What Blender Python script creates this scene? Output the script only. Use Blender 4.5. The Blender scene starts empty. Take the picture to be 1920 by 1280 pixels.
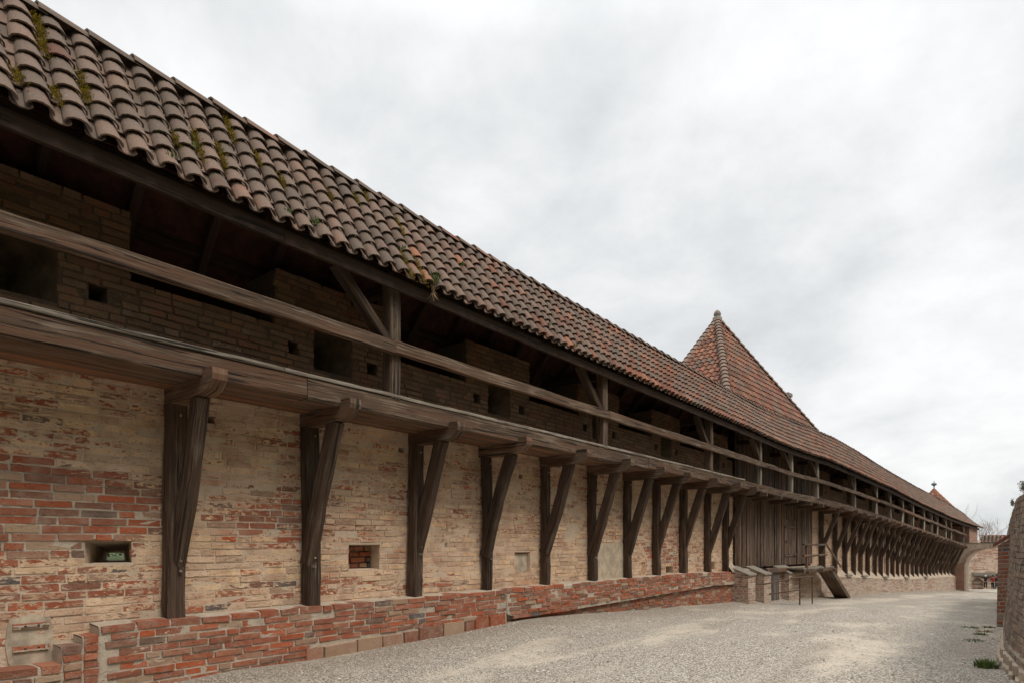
import bpy, bmesh, math, random
from mathutils import Vector, noise
R=random.Random(7)
sc=bpy.context.scene
ZE=1.65                                    # eye height
# ---------------------------------------------------------------- camera, sky, sun
cd=bpy.data.cameras.new('camera'); cam=bpy.data.objects.new('camera',cd); sc.collection.objects.link(cam)
cam.location=(0,0,ZE); cam.rotation_euler=(math.radians(90),0,0)
cd.sensor_width=36; cd.lens=1187/1920*36; cd.shift_y=(1020-640)/1920; cd.clip_start=.05; cd.clip_end=3000
sc.camera=cam
SUN_EL,SUN_AZ=math.radians(58),math.radians(128)      # azimuth from +Y clockwise: high, behind the courtyard
sd=bpy.data.lights.new('sun','SUN'); sd.energy=1.5; sd.angle=math.radians(18); sd.color=(1,.93,.83)
sun=bpy.data.objects.new('sun',sd); sc.collection.objects.link(sun)
sun.rotation_euler=(math.pi/2-SUN_EL,0,math.pi-SUN_AZ)
sc.view_settings.view_transform='Standard'; sc.view_settings.look='None'
sc.view_settings.exposure=0.38; sc.view_settings.gamma=1
W=bpy.data.worlds.new('World'); sc.world=W; W.use_nodes=True
def nodes(tree):
    tree.nodes.clear()
    def N(t,_ins=None,**kw):
        n=tree.nodes.new(t)
        for k,v in kw.items(): setattr(n,k,v)
        for k,v in (_ins or {}).items():
            s=n.inputs[k]
            if isinstance(v,bpy.types.NodeSocket): tree.links.new(v,s)
            elif isinstance(v,bpy.types.Node): tree.links.new(v.outputs[0],s)
            else: s.default_value=v
        return n
    def M(op,a,b=None,c=None,clamp=False):
        ins={0:a}
        if b is not None: ins[1]=b
        if c is not None: ins[2]=c
        n=N('ShaderNodeMath',ins,operation=op); n.use_clamp=clamp
        return n.outputs[0]
    def ramp(f,stops,interp='LINEAR'):
        n=N('ShaderNodeValToRGB',{0:f}); cr=n.color_ramp; cr.interpolation=interp
        while len(cr.elements)<len(stops): cr.elements.new(.5)
        for e,(p,c) in zip(cr.elements,stops):
            e.position=p; e.color=(c,c,c,1) if isinstance(c,(int,float)) else (*c,1)
        return n.outputs[0]
    def mix(f,a,b,blend='MIX'):
        n=N('ShaderNodeMix',data_type='RGBA',blend_type=blend)
        for i,v in ((0,f),(6,a),(7,b)):
            if isinstance(v,bpy.types.NodeSocket): tree.links.new(v,n.inputs[i])
            else: n.inputs[i].default_value=v if i==0 else ((*v,1) if len(v)==3 else v)
        return n.outputs[2]
    def nz(vec,scale,detail=4,rough=.55,dist=0,dim='3D'):
        n=N('ShaderNodeTexNoise',{'Scale':scale,'Detail':detail,'Roughness':rough,'Distortion':dist},noise_dimensions=dim)
        if vec is not None: tree.links.new(vec,n.inputs['Vector'])
        return n.outputs[0]
    def vec(x,y,z=0.0):
        return N('ShaderNodeCombineXYZ',{0:x,1:y,2:z}).outputs[0]
    def sep(v):
        n=N('ShaderNodeSeparateXYZ',{0:v}); return n.outputs[0],n.outputs[1],n.outputs[2]
    def sstep(x,a,b):
        n=N('ShaderNodeMapRange',{0:x,1:a,2:b,3:0.0,4:1.0},interpolation_type='SMOOTHSTEP'); return n.outputs[0]
    return N,M,ramp,mix,nz,vec,sep,sstep
N,Mt,ramp,mix,nz,vec,sep,sstep=nodes(W.node_tree)
tc=N('ShaderNodeTexCoord').outputs['Generated']
dx,dy,dz_=sep(tc)
up=Mt('MAXIMUM',dz_,0.0)
den=Mt('ADD',up,.38)
pv=vec(Mt('DIVIDE',dx,den),Mt('DIVIDE',dy,den),0.0)
rot=N('ShaderNodeMapping',{'Vector':pv,'Rotation':(0,0,.9),'Scale':(1.0,1.0,1),'Location':(3.1,1.7,0)}).outputs[0]
c1=nz(rot,1.3,7,.56,.25); c2=nz(rot,3.6,6,.6,.15)
cl=Mt('ADD',Mt('MULTIPLY',c1,.64),Mt('MULTIPLY',c2,.36))
cloud=ramp(cl,[(.39,(.555,.574,.584)),(.47,(.648,.660,.665)),(.54,(.735,.74,.74)),(.61,(.81,.81,.805))])
elev=ramp(up,[(0.0,.95),(.3,.98),(.62,1.03),(.78,1.7),(1.0,2.2)])     # overcast sky: brightest overhead
cloud=mix(1.0,cloud,elev,'MULTIPLY')
sky=N('ShaderNodeTexSky',sky_type='NISHITA',sun_disc=False,sun_elevation=SUN_EL,sun_rotation=SUN_AZ)
skyc=mix(1.0,sky.outputs[0],(.1,.1,.1),'MULTIPLY')
fin=mix(.94,skyc,cloud)
bg=N('ShaderNodeBackground',{0:fin,1:1.0})
N('ShaderNodeOutputWorld',{0:bg.outputs[0]})

# ---------------------------------------------------------------- the curved line of the wall
DS=.05;S0=-14.
def phi(s):
    a=38.1
    if s<22.5: return a
    if s<28:
        k=(s-22.5)/5.5; return a+6*(k*k*(3-2*k))
    return a+6+1.6*min(1,(s-28)/33)
TAB=[]
_d=math.radians(38.1); _x=-7.776*math.cos(_d)+S0*math.sin(_d); _y=7.776*math.sin(_d)+S0*math.cos(_d); _s=S0
while _s<125:
    TAB.append((_x,_y,math.radians(phi(_s))))
    p=math.radians(phi(_s+DS/2)); _x+=DS*math.sin(p); _y+=DS*math.cos(p); _s+=DS
def P(s,o,z=0.0):
    """point at s metres along the wall face, o metres out into the courtyard, z relative to eye level"""
    f=(s-S0)/DS; i=min(max(int(f),0),len(TAB)-2); f-=i
    a=TAB[i];b=TAB[i+1]; p=a[2]+(b[2]-a[2])*f
    return Vector((a[0]+(b[0]-a[0])*f+o*math.cos(p), a[1]+(b[1]-a[1])*f-o*math.sin(p), z+ZE))
def along(s):
    p=math.radians(phi(s)); return Vector((math.sin(p),math.cos(p),0))
def outw(s):
    p=math.radians(phi(s)); return Vector((math.cos(p),-math.sin(p),0))
def lerp_tab(t):
    def f(s):
        if s<=t[0][0]: return t[0][1]
        for (a,va),(b,vb) in zip(t,t[1:]):
            if s<=b:
                k=(s-a)/(b-a); return va+(vb-va)*k
        return t[-1][1]
    def g(s):            # softened
        return (f(s-1.2)+2*f(s)+f(s+1.2))/4
    return g
bz=lerp_tab([(-14,2.06),(6,2.075),(18,2.10),(24,2.11),(30,2.0),(34.3,1.825),(40.85,1.48),(48,.97),(60.5,.08),(70,-.5)])     # gallery edge
ez=lerp_tab([(-14,3.75),(10.9,3.76),(23,3.77),(30.6,3.66),(33.6,3.47),(40,3.10),(47,2.52),(54.5,1.98),(59.3,1.70),(67.2,1.33),(75,1.0)])  # eaves
rz=lerp_tab([(-14,5.10),(17,5.08),(28,5.06),(33,4.98),(36.8,4.70),(41.3,4.25),(44.9,3.96),(49.7,3.58),(53,3.35),(57,3.05),(63.3,2.45),(67,1.75)])
gz=lerp_tab([(-14,-1.67),(0,-1.66),(5.2,-1.62),(9.4,-1.52),(15,-1.74),(22.3,-2.06),(35.7,-2.62),(41.3,-2.79),(49.7,-3.12),(61.8,-3.68),(98,-5.35),(125,-5.7)])
pz=lerp_tab([(-14,-.85),(18,-.86),(21.5,-.93),(30,-1.3),(36.6,-1.66),(47,-2.17),(59,-2.42),(70,-3)])
def dz(s): return bz(s)-2.075
def hsh(*a):
    return noise.noise(Vector([x*1.37+.3 for x in (list(a)+[0,0])[:3]]))

# ---------------------------------------------------------------- mesh collecting
COL=sc.collection
class MB:
    def __init__(s): s.v=[];s.f=[];s.uv=[];s.c=[];s.sm=[]
    def face(s,pts,uv=None,col=(.5,.5,.5),smooth=False):
        b=len(s.v); s.v+= [tuple(p) for p in pts]; s.f.append(tuple(range(b,b+len(pts))))
        if uv is None:
            p=[Vector(q) for q in pts]; n=(p[1]-p[0]).cross(p[2]-p[0])
            ax=max(range(3),key=lambda i:abs(n[i]))
            uv=[((q.x+q.y) if ax==2 else (q.x if ax==1 else q.y), q.y if ax==2 else q.z) for q in p]
        s.uv+=uv; s.c+=[col]*len(pts); s.sm.append(smooth)
    def grid(s,rows,uvs,col=(.5,.5,.5),smooth=False,cols=None):
        """rows of points with shared vertices"""
        b=len(s.v); n=len(rows[0])
        for r in rows: s.v+=[tuple(p) for p in r]
        for i in range(len(rows)-1):
            for j in range(n-1):
                s.f.append((b+i*n+j,b+i*n+j+1,b+(i+1)*n+j+1,b+(i+1)*n+j))
                s.uv+=[uvs[i][j],uvs[i][j+1],uvs[i+1][j+1],uvs[i+1][j]]
                s.c+=[cols[i][j] if cols else col]*4; s.sm.append(smooth)
    def sweep(s,pts,w,h,up=Vector((0,0,1)),jit=.006,ch=.12,u0=None,taper=None,col=None):
        """timber: a rough rectangle with worn corners pulled along pts"""
        pts=[Vector(p) for p in pts]; n=len(pts)
        if u0 is None: u0=R.random()*50
        if col is None: col=(R.random(),R.random(),R.random())
        c=min(w,h)*ch
        prof=[(-w/2+c,-h/2),(w/2-c,-h/2),(w/2,-h/2+c),(w/2,h/2-c),(w/2-c,h/2),(-w/2+c,h/2),(-w/2,h/2-c),(-w/2,-h/2+c)]
        per=[0]
        for i in range(8):
            a=prof[i];b=prof[(i+1)%8]; per.append(per[-1]+math.hypot(a[0]-b[0],a[1]-b[1]))
        rows=[];uvs=[];L=0
        for i,p in enumerate(pts):
            t=(pts[min(i+1,n-1)]-pts[max(i-1,0)]).normalized()
            x=t.cross(up).normalized(); y=x.cross(t).normalized()
            if i: L+=(p-pts[i-1]).length
            k=1 if taper is None else taper[0]+(taper[1]-taper[0])*i/(n-1)
            row=[p+x*(a*k+R.uniform(-jit,jit))+y*(b*k+R.uniform(-jit,jit)) for a,b in prof]
            rows.append(row+[row[0]]); uvs.append([(u0+L,q+u0*3) for q in per])
        s.grid(rows,uvs,col)
        for row,fl in ((rows[0],1),(rows[-1],0)):
            r=row[:8]; r=r if fl else r[::-1]
            s.face(r,[(u0+.02*math.cos(i),u0+.05*math.sin(i)) for i in range(8)],col)
    def beam(s,a,b,w,h,up=Vector((0,0,1)),seg=.35,bow=.0,**k):
        a=Vector(a);b=Vector(b); n=max(2,int((b-a).length/seg)+1)
        off=Vector((R.uniform(-1,1),R.uniform(-1,1),R.uniform(-1,1)))*bow
        s.sweep([a.lerp(b,i/(n-1))+off*math.sin(math.pi*i/(n-1)) for i in range(n)],w,h,up,**k)
    def box(s,o,x,y,z,uvs=1,col=(.5,.5,.5)):
        """box from corner o with edge vectors"""
        o=Vector(o);x=Vector(x);y=Vector(y);z=Vector(z); lx,ly,lz=x.length,y.length,z.length
        q=lambda a,b,c:o+x*a+y*b+z*c
        for pts,(u,v) in (((q(0,0,0),q(1,0,0),q(1,0,1),q(0,0,1)),(lx,lz)),((q(1,1,0),q(0,1,0),q(0,1,1),q(1,1,1)),(lx,lz)),
              ((q(0,1,0),q(0,0,0),q(0,0,1),q(0,1,1)),(ly,lz)),((q(1,0,0),q(1,1,0),q(1,1,1),q(1,0,1)),(ly,lz)),
              ((q(0,0,1),q(1,0,1),q(1,1,1),q(0,1,1)),(lx,ly)),((q(0,1,0),q(1,1,0),q(1,0,0),q(0,0,0)),(lx,ly))):
            b=pts[0]; zz=b.z
            u0=R.random()*9
            s.face(pts,[(u0,zz),(u0+u,zz),(u0+u,zz+v),(u0,zz+v)],col)
    def build(s,name,mat,parent=None,**props):
        me=bpy.data.meshes.new(name); me.from_pydata(s.v,[],s.f)
        uv=me.uv_layers.new(name='UVMap'); uv.data.foreach_set('uv',[c for q in s.uv for c in q])
        ca=me.color_attributes.new('Col','FLOAT_COLOR','CORNER')
        ca.data.foreach_set('color',[c for q in s.c for c in (q[0],q[1],q[2],1.0)])
        me.polygons.foreach_set('use_smooth',s.sm)
        me.materials.append(mat); me.update()
        o=bpy.data.objects.new(name,me); COL.objects.link(o)
        if parent is not None:
            o.parent=parent; o.matrix_parent_inverse=parent.matrix_basis.inverted()
        for k,v in props.items(): o[k]=v
        return o
def thing(name,label,cat,loc=(0,0,0),group=None):
    o=bpy.data.objects.new(name,None); COL.objects.link(o); o.location=loc; o.empty_display_size=.3
    o['label']=label;o['category']=cat
    if group:o['group']=group
    return o
def tag(o,label,cat,group=None):
    o['label']=label;o['category']=cat
    if group:o['group']=group
    return o

# ---------------------------------------------------------------- materials
def new_mat(name):
    m=bpy.data.materials.new(name); m.use_nodes=True
    return m,nodes(m.node_tree)
def finish(m,k,color,rough,height=None,dist=.01,strength=1.0):
    N=k[0]
    b=N('ShaderNodeBsdfPrincipled',{'Base Color':color,'Roughness':rough,'Specular IOR Level':.25})
    if height is not None:
        bp=N('ShaderNodeBump',{'Strength':strength,'Distance':dist,'Height':height}); m.node_tree.links.new(bp.outputs[0],b.inputs['Normal'])
    N('ShaderNodeOutputMaterial',{0:b.outputs[0]})
    return m
def brick_mat(name,bias,wash,mort,h=.086,L=.37,blobs=(),reds=None,grime=0.0,cover_lo=.0,wob=1.0,geo=None):
    """irregular hand made bricks, mortar and the rests of old limewash; bias = how much wash is left"""
    m,k=new_mat(name); N,M,ramp,mix,nz,vec,sep,sstep=k
    uv=N('ShaderNodeUVMap',uv_map='UVMap').outputs[0]
    u,v,_=sep(uv)
    w1=N('ShaderNodeTexNoise',{'Vector':uv,'Scale':.9,'Detail':2.0}).outputs[1]
    w2=N('ShaderNodeTexNoise',{'Vector':uv,'Scale':26.0,'Detail':3.0}).outputs[1]
    a1,b1,_=sep(w1); a2,b2,_=sep(w2)
    v1=M('ADD',v,M('ADD',M('MULTIPLY',M('SUBTRACT',b1,.5),.055*wob),M('ADD',M('MULTIPLY',M('SUBTRACT',nz(uv,3.5,2,.5),.5),.020),M('MULTIPLY',M('SUBTRACT',b2,.5),.018))))
    u1=M('ADD',u,M('ADD',M('MULTIPLY',M('SUBTRACT',a1,.5),.12),M('MULTIPLY',M('SUBTRACT',a2,.5),.02)))
    rv=M('DIVIDE',v1,h); row=M('FLOOR',rv); fv=M('SUBTRACT',rv,row)
    rr=N('ShaderNodeTexWhiteNoise',{'W':row},noise_dimensions='1D').outputs[0]
    up=M('DIVIDE',M('ADD',M('DIVIDE',u1,L),M('MULTIPLY',rr,9.0)),2.5)
    cell=M('FLOOR',up); q=M('MULTIPLY',M('SUBTRACT',up,cell),2.5)       # stretcher, header, stretcher
    isB=M('GREATER_THAN',q,1.0); isC=M('GREATER_THAN',q,1.5)
    st=M('ADD',isB,M('MULTIPLY',isC,.5)); ln=M('SUBTRACT',1.0,M('MULTIPLY',M('SUBTRACT',isB,isC),.5))
    fu=M('SUBTRACT',q,st)                                               # in brick lengths
    du=M('MULTIPLY',M('MINIMUM',fu,M('SUBTRACT',ln,fu)),L); dv=M('MULTIPLY',M('MINIMUM',fv,M('SUBTRACT',1.0,fv)),h)
    d=M('MINIMUM',du,dv)
    bid=N('ShaderNodeTexWhiteNoise',{'Vector':vec(M('ADD',M('MULTIPLY',cell,3.0),M('MULTIPLY',st,2.0)),row,3.3)},noise_dimensions='2D')
    rnd=bid.outputs[0]; r2,r3,r4=sep(bid.outputs[1])
    if geo:
        rnd,r2,r3=sep(N('ShaderNodeVertexColor',layer_name='Col').outputs[0]); r4=rnd
    fine=nz(uv,38,5,.65); med=nz(uv,7,5,.6); big=nz(uv,.55,4,.6); big2=nz(N('ShaderNodeMapping',{'Vector':uv,'Location':(31,7,0)}).outputs[0],1.3,4,.6)
    jw=M('ADD',.003,M('ADD',M('MULTIPLY',med,.012),M('MULTIPLY',fine,.006)))
    brk=sstep(M('SUBTRACT',d,jw),-.0025,.004)
    if geo: brk=M('ADD',1.0 if geo=='brick' else 0.0,0.0); d=M('ADD',.5,0.0)
    reds=reds or [(0,(.10,.10,.105)),(.012,(.15,.11,.09)),(.05,(.22,.11,.075)),(.35,(.36,.09,.036)),(.6,(.29,.10,.06)),(.74,(.46,.095,.03)),(.88,(.35,.19,.125)),(1,(.42,.29,.19))]
    bc=ramp(rnd,reds)
    bc=mix(M('MULTIPLY',M('SUBTRACT',fine,.35),.9,clamp=True),bc,(.16,.085,.06))
    bc=mix(M('MULTIPLY',sstep(med,.5,.75),.3),bc,(.40,.27,.19))
    mo=mix(sstep(med,.35,.7),mort,tuple(c*.72 for c in mort))
    mo=mix(sstep(fine,.6,.8),mo,(.62,.57,.49))
    base=mix(brk,mo,bc)
    # limewash that has weathered away brick by brick
    fleck=nz(N('ShaderNodeMapping',{'Vector':uv,'Scale':(11,24,1)}).outputs[0],1.0,4,.68)
    f=M('ADD',M('MULTIPLY',big,.50),M('ADD',M('MULTIPLY',r2,.22),M('ADD',M('MULTIPLY',med,.30),M('MULTIPLY',fleck,1.0))))
    f=M('ADD',f,M('MULTIPLY',M('SUBTRACT',1.0,brk),.10))
    f=M('ADD',f,bias)
    for (bu,bv,su,sv,am) in blobs:
        e=M('ADD',M('POWER',M('DIVIDE',M('SUBTRACT',u,bu),su),2.0),M('POWER',M('DIVIDE',M('SUBTRACT',v,bv),sv),2.0))
        f=M('ADD',f,M('MULTIPLY',M('SUBTRACT',1.0,sstep(e,0.0,1.0)),am))
    cov=sstep(f,1.01,1.10)
    wc=mix(sstep(big2,.35,.65),wash[0],wash[1])
    wc=mix(M('MULTIPLY',sstep(M('ADD',M('MULTIPLY',r3,.5),M('MULTIPLY',med,.6)),.5,.8),.6),wc,wash[2])
    wc=mix(M('MULTIPLY',sstep(med,.45,.75),.45),wc,tuple(c*.62 for c in wash[0]))
    wc=mix(M('MULTIPLY',sstep(fine,.58,.75),.5),wc,(.70,.63,.52))
    if geo=='brick':
        tn=N('ShaderNodeMix',data_type='RGBA',blend_type='MULTIPLY'); tn.inputs[0].default_value=1.0
        m.node_tree.links.new(wc,tn.inputs[6]); m.node_tree.links.new(ramp(r3,[(0,(.80,.76,.72)),(.5,(1,1,1)),(1,(1.12,1.10,1.06))]),tn.inputs[7]); wc=tn.outputs[2]
    if geo=='mortar': wc=mix(.38,wc,mort)
    crack=M('MULTIPLY',M('SUBTRACT',1.0,sstep(d,.001,.006)),sstep(nz(uv,4.5,4,.7),.52,.64))
    wc=mix(M('MULTIPLY',crack,.7),wc,(.14,.095,.065))  # dark lines along cracked joints, crevice shade put into the colour
    wc=mix(M('MULTIPLY',M('SUBTRACT',1.0,sstep(d,.0,.012)),.22),wc,tuple(c*.6 for c in wash[0]))  # wash darkened towards the joints as painted crevice shade
    ghost=M('ADD',.55,M('MULTIPLY',sstep(nz(uv,3.1,5,.65),.34,.56),.42))
    base=mix(M('MULTIPLY',cov,ghost),base,wc)
    base=mix(M('MULTIPLY',M('SUBTRACT',1.0,cov),M('MULTIPLY',sstep(nz(uv,5.5,5,.7),.42,.68),.30)),base,tuple(c*.86 for c in mort))
    pits=sstep(nz(N('ShaderNodeMapping',{'Vector':uv,'Scale':(26,52,1)}).outputs[0],1.0,3,.6),.63,.70)
    base=mix(M('MULTIPLY',pits,.65),base,(.07,.05,.04))
    if grime: 
        gr=sstep(nz(uv,1.7,5,.65,.3),.45,.72); base=mix(M('MULTIPLY',gr,grime),base,(.085,.075,.06))
    hb=M('ADD',M('MULTIPLY',brk,M('ADD',.35,M('MULTIPLY',r4,.45))),M('ADD',M('MULTIPLY',fine,.35),M('MULTIPLY',med,.25)))
    hb=M('ADD',hb,M('MULTIPLY',cov,.08)); hb=M('SUBTRACT',hb,M('MULTIPLY',M('ADD',crack,M('MULTIPLY',pits,.6)),.5))
    return finish(m,k,base,.93,hb,.03,1.0)
WASH=((.68,.50,.36),(.62,.445,.315),(.65,.465,.28))
MORT=(.50,.42,.33)
M_wall=brick_mat('limewashed brick',+.165,WASH,MORT,blobs=[(1.3,2.0,2.5,.66,-.60),(4.6,2.05,1.0,.5,-.18),(1.5,1.2,2.2,.3,-.16),(6.5,1.05,3,.22,-.16),(5.5,1.95,1.6,.7,-.06),(17.5,1.5,3.2,.9,-.14),(9,1.3,6,.5,.10)])
M_upper=brick_mat('shade-darkened limewashed brick',.30,((.23,.145,.084),(.175,.108,.062),(.23,.138,.073)),(.10,.068,.042),grime=.35)  # brown upper brick, with gallery shade also put into its colour
M_plinth=brick_mat('bare red brick',-.09,((.56,.44,.34),(.50,.38,.29),(.52,.40,.28)),(.50,.42,.33),h=.083,L=.36)
M_wall_brick=brick_mat('brick of limewashed brick',+.165,WASH,MORT,blobs=[(1.3,2.0,2.5,.66,-.60),(4.6,2.05,1.0,.5,-.18),(1.5,1.2,2.2,.3,-.16),(6.5,1.05,3,.22,-.16),(5.5,1.95,1.6,.7,-.06),(17.5,1.5,3.2,.9,-.14),(9,1.3,6,.5,.10)],geo='brick')
M_wall_mortar=brick_mat('mortar of limewashed brick',+.165,WASH,MORT,blobs=[(1.3,2.0,2.5,.66,-.60),(4.6,2.05,1.0,.5,-.18),(1.5,1.2,2.2,.3,-.16),(6.5,1.05,3,.22,-.16),(5.5,1.95,1.6,.7,-.06),(17.5,1.5,3.2,.9,-.14),(9,1.3,6,.5,.10)],geo='mortar')
M_upper_brick=brick_mat('brick of shade-darkened limewashed brick',.26,((.23,.145,.084),(.175,.108,.062),(.23,.138,.073)),(.10,.068,.042),grime=.35,geo='brick')  # single bricks of the parapet, wash darkened for the gallery shade
M_upper_mortar=brick_mat('mortar of shade-darkened limewashed brick',-.1,((.175,.113,.067),(.135,.086,.051),(.17,.106,.061)),(.13,.087,.053),grime=.35,geo='mortar')  # parapet joints, likewise darkened in colour for the gallery shade
M_plinth_brick=brick_mat('brick of bare red brick',-.17,((.56,.44,.34),(.50,.38,.29),(.52,.40,.28)),(.50,.42,.33),h=.083,L=.36,geo='brick')
M_plinth_mortar=brick_mat('mortar of bare red brick',-.17,((.56,.44,.34),(.50,.38,.29),(.52,.40,.28)),(.50,.42,.33),h=.083,L=.36,geo='mortar')
M_infill=brick_mat('dark infill brick',-.35,((.3,.22,.16),)*3,(.22,.17,.13),grime=.5,geo='brick')  # darker wash and mortar with blotchy grime for the blocked loophole
M_tower=brick_mat('rubbed pale brick',+.09,((.58,.48,.38),(.52,.43,.34),(.55,.44,.33)),(.46,.39,.31),h=.08,L=.3)
M_arch=brick_mat('pale arch masonry',+.22,((.72,.60,.48),(.64,.53,.42),(.68,.56,.43)),(.5,.42,.33),h=.085,L=.34)
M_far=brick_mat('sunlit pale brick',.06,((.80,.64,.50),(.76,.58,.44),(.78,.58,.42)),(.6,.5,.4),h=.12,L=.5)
M_right=brick_mat('dark weathered brick',.0,((.44,.38,.30),(.36,.31,.24),(.44,.37,.25)),(.50,.44,.36),h=.085,L=.5,grime=.4,
   reds=[(0,(.10,.085,.07)),(.3,(.17,.13,.10)),(.6,(.23,.17,.13)),(.85,(.27,.17,.12)),(1,(.34,.26,.20))])
M_right_brick=brick_mat('single dark weathered brick',-.05,((.40,.34,.27),(.32,.27,.21),(.42,.35,.23)),(.42,.36,.29),h=.085,L=.5,grime=.4,
   reds=[(0,(.10,.085,.07)),(.3,(.17,.13,.10)),(.6,(.23,.17,.13)),(.85,(.27,.17,.12)),(1,(.34,.26,.20))],geo='brick')
M_buttress=brick_mat('red buttress brick',-.16,((.42,.34,.26),(.4,.31,.24),(.4,.3,.22)),(.4,.35,.28),h=.085,L=.34)
def wood_mat(name,dark,mid,grey,greyness,rough=.85,red=None):
    m,k=new_mat(name); N,M,ramp,mix,nz,vec,sep,sstep=k
    uv=N('ShaderNodeUVMap',uv_map='UVMap').outputs[0]; u,v,_=sep(uv)
    cr,cg,cb=sep(N('ShaderNodeVertexColor',layer_name='Col').outputs[0])
    g1=nz(vec(M('MULTIPLY',u,1.3),M('MULTIPLY',v,46.0),cr),1.0,6,.68,.2)
    g2=nz(vec(M('MULTIPLY',u,3.2),M('MULTIPLY',v,110.0),cg),1.0,3,.6)
    bl=nz(vec(M('MULTIPLY',u,1.1),M('MULTIPLY',v,3.0),cb),1.3,4,.6)
    crk=sstep(nz(vec(M('MULTIPLY',u,.8),M('MULTIPLY',v,26.0),7.7),1.0,3,.5,.4),.60,.655)
    kn=N('ShaderNodeTexVoronoi',{'Vector':vec(M('MULTIPLY',u,1.6),M('MULTIPLY',v,6.0),cr),'Scale':1.0}).outputs[0]
    col=mix(sstep(g1,.3,.7),dark,mid)
    col=mix(M('MULTIPLY',sstep(M('ADD',bl,M('MULTIPLY',M('SUBTRACT',g1,.5),1.1)),.62-greyness*.3,.86-greyness*.3),.7),col,grey)
    if red: col=mix(M('MULTIPLY',sstep(M('ADD',nz(vec(M('MULTIPLY',u,.5),M('MULTIPLY',v,9.0),cg),1.0,3,.5),M('MULTIPLY',M('SUBTRACT',cr,.5),.2)),.5,.62),.75),col,red)
    col=mix(M('MULTIPLY',sstep(g2,.55,.8),.4),col,tuple(c*.5 for c in dark))
    col=mix(M('MULTIPLY',crk,.85),col,(.016,.012,.010))
    col=mix(M('MULTIPLY',M('SUBTRACT',1.0,sstep(kn,.05,.11)),.75),col,(.035,.024,.017))
    n=N('ShaderNodeMix',data_type='RGBA',blend_type='MULTIPLY'); n.inputs[0].default_value=1
    m.node_tree.links.new(col,n.inputs[6]); m.node_tree.links.new(ramp(cg,[(0,.72),(1,1.22)]),n.inputs[7])
    hgt=M('ADD',M('MULTIPLY',g1,.7),M('MULTIPLY',g2,.3)); hgt=M('SUBTRACT',hgt,M('MULTIPLY',crk,1.1))
    return finish(m,k,n.outputs[2],rough,hgt,.02,1.0)
M_beam=wood_mat('weathered grey brown timber',(.07,.044,.029),(.145,.092,.060),(.245,.19,.14),.5,red=(.14,.072,.042))
M_dark=wood_mat('dark oak timber',(.045,.029,.020),(.10,.062,.041),(.165,.125,.092),.3)
M_roofwood=wood_mat('dark brown roof timber',(.035,.019,.012),(.065,.037,.024),(.08,.055,.04),.1)  # very dark brown, for eave plates, fascia, tie beams and rafters
M_grey=wood_mat('pale grey timber',(.15,.12,.09),(.27,.225,.175),(.38,.33,.27),.7)
M_board=wood_mat('brown board cladding',(.075,.05,.036),(.15,.098,.066),(.24,.195,.155),.55,red=(.19,.10,.06))
M_doorw=wood_mat('grey door planks',(.07,.058,.048),(.13,.112,.095),(.19,.17,.15),.5)
M_floor=wood_mat('floor boards',(.13,.07,.04),(.24,.145,.09),(.2,.165,.13),.4,red=(.28,.12,.06))
def plain(name,c,rough=.8,var=.25,scale=9,c2=None,bump=.006):
    m,k=new_mat(name); N,M,ramp,mix,nz,vec,sep,sstep=k
    o=N('ShaderNodeTexCoord').outputs['Object']
    a=nz(o,scale,5,.6); b=nz(o,scale*5,4,.6)
    col=mix(sstep(a,.3,.72),tuple(x*(1-var) for x in c),c2 or tuple(min(1,x*(1+var)) for x in c))
    col=mix(M('MULTIPLY',sstep(b,.5,.75),.35),col,tuple(x*.55 for x in c))
    return finish(m,k,col,rough,M('ADD',a,M('MULTIPLY',b,.5)),bump,.7)
M_plaster=plain('old lime plaster',(.46,.38,.28),.95,.22,5)
M_niche_shade=plain('shade-darkened plaster',(.13,.09,.055),.95,.3,6)  # plaster of the gallery niches, their shade put into the colour
M_render=plain('grey brown cement render',(.43,.355,.27),.95,.3,6)
M_ledge=plain('pale plastered ledge',(.44,.355,.27),.95,.2,4)
M_stone=plain('grey stone',(.26,.22,.17),.9,.35,22,c2=(.33,.30,.25))
M_iron=plain('rusty iron',(.10,.055,.035),.6,.35,30,bump=.001)
M_copper=plain('green copper',(.16,.22,.19),.5,.3,20)
M_shade=plain('painted air hole shade',(.05,.042,.034),.95,.3,8)  # near-black colour standing for the shade inside the air holes
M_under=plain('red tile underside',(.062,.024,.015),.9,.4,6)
M_bark=plain('bare bark',(.30,.24,.20),.9,.3,8)
M_skin=plain('skin',(.55,.33,.24),.6,.08,8,bump=0.0)
M_black=plain('black jacket',(.018,.018,.022),.8,.3,14,bump=.002)
M_trouser=plain('dark trousers',(.015,.015,.018),.85,.3,12,bump=.002)
M_jeans=plain('blue jeans',(.045,.065,.10),.85,.3,12,bump=.002)
M_navy=plain('navy jacket',(.014,.016,.028),.8,.3,12,bump=.002)
M_red=plain('red jacket',(.25,.035,.025),.8,.2,12,bump=.002)
M_white=plain('white hair',(.7,.68,.64),.8,.15,20,bump=.002)
M_hair=plain('dark hair',(.04,.028,.02),.7,.3,20,bump=.002)
def leaf_mat(name,a,b):
    m,k=new_mat(name); N,M,ramp,mix,nz,vec,sep,sstep=k
    cr,cg,cb=sep(N('ShaderNodeVertexColor',layer_name='Col').outputs[0])
    return finish(m,k,mix(cr,a,b),.8)
M_moss=leaf_mat('moss',(.20,.17,.02),(.52,.40,.06))
M_grass=leaf_mat('grass blades',(.045,.085,.02),(.13,.17,.045))
M_dry=leaf_mat('dry grass',(.20,.13,.07),(.34,.25,.15))
M_leaf=leaf_mat('leaves',(.03,.055,.018),(.08,.12,.04))
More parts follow.
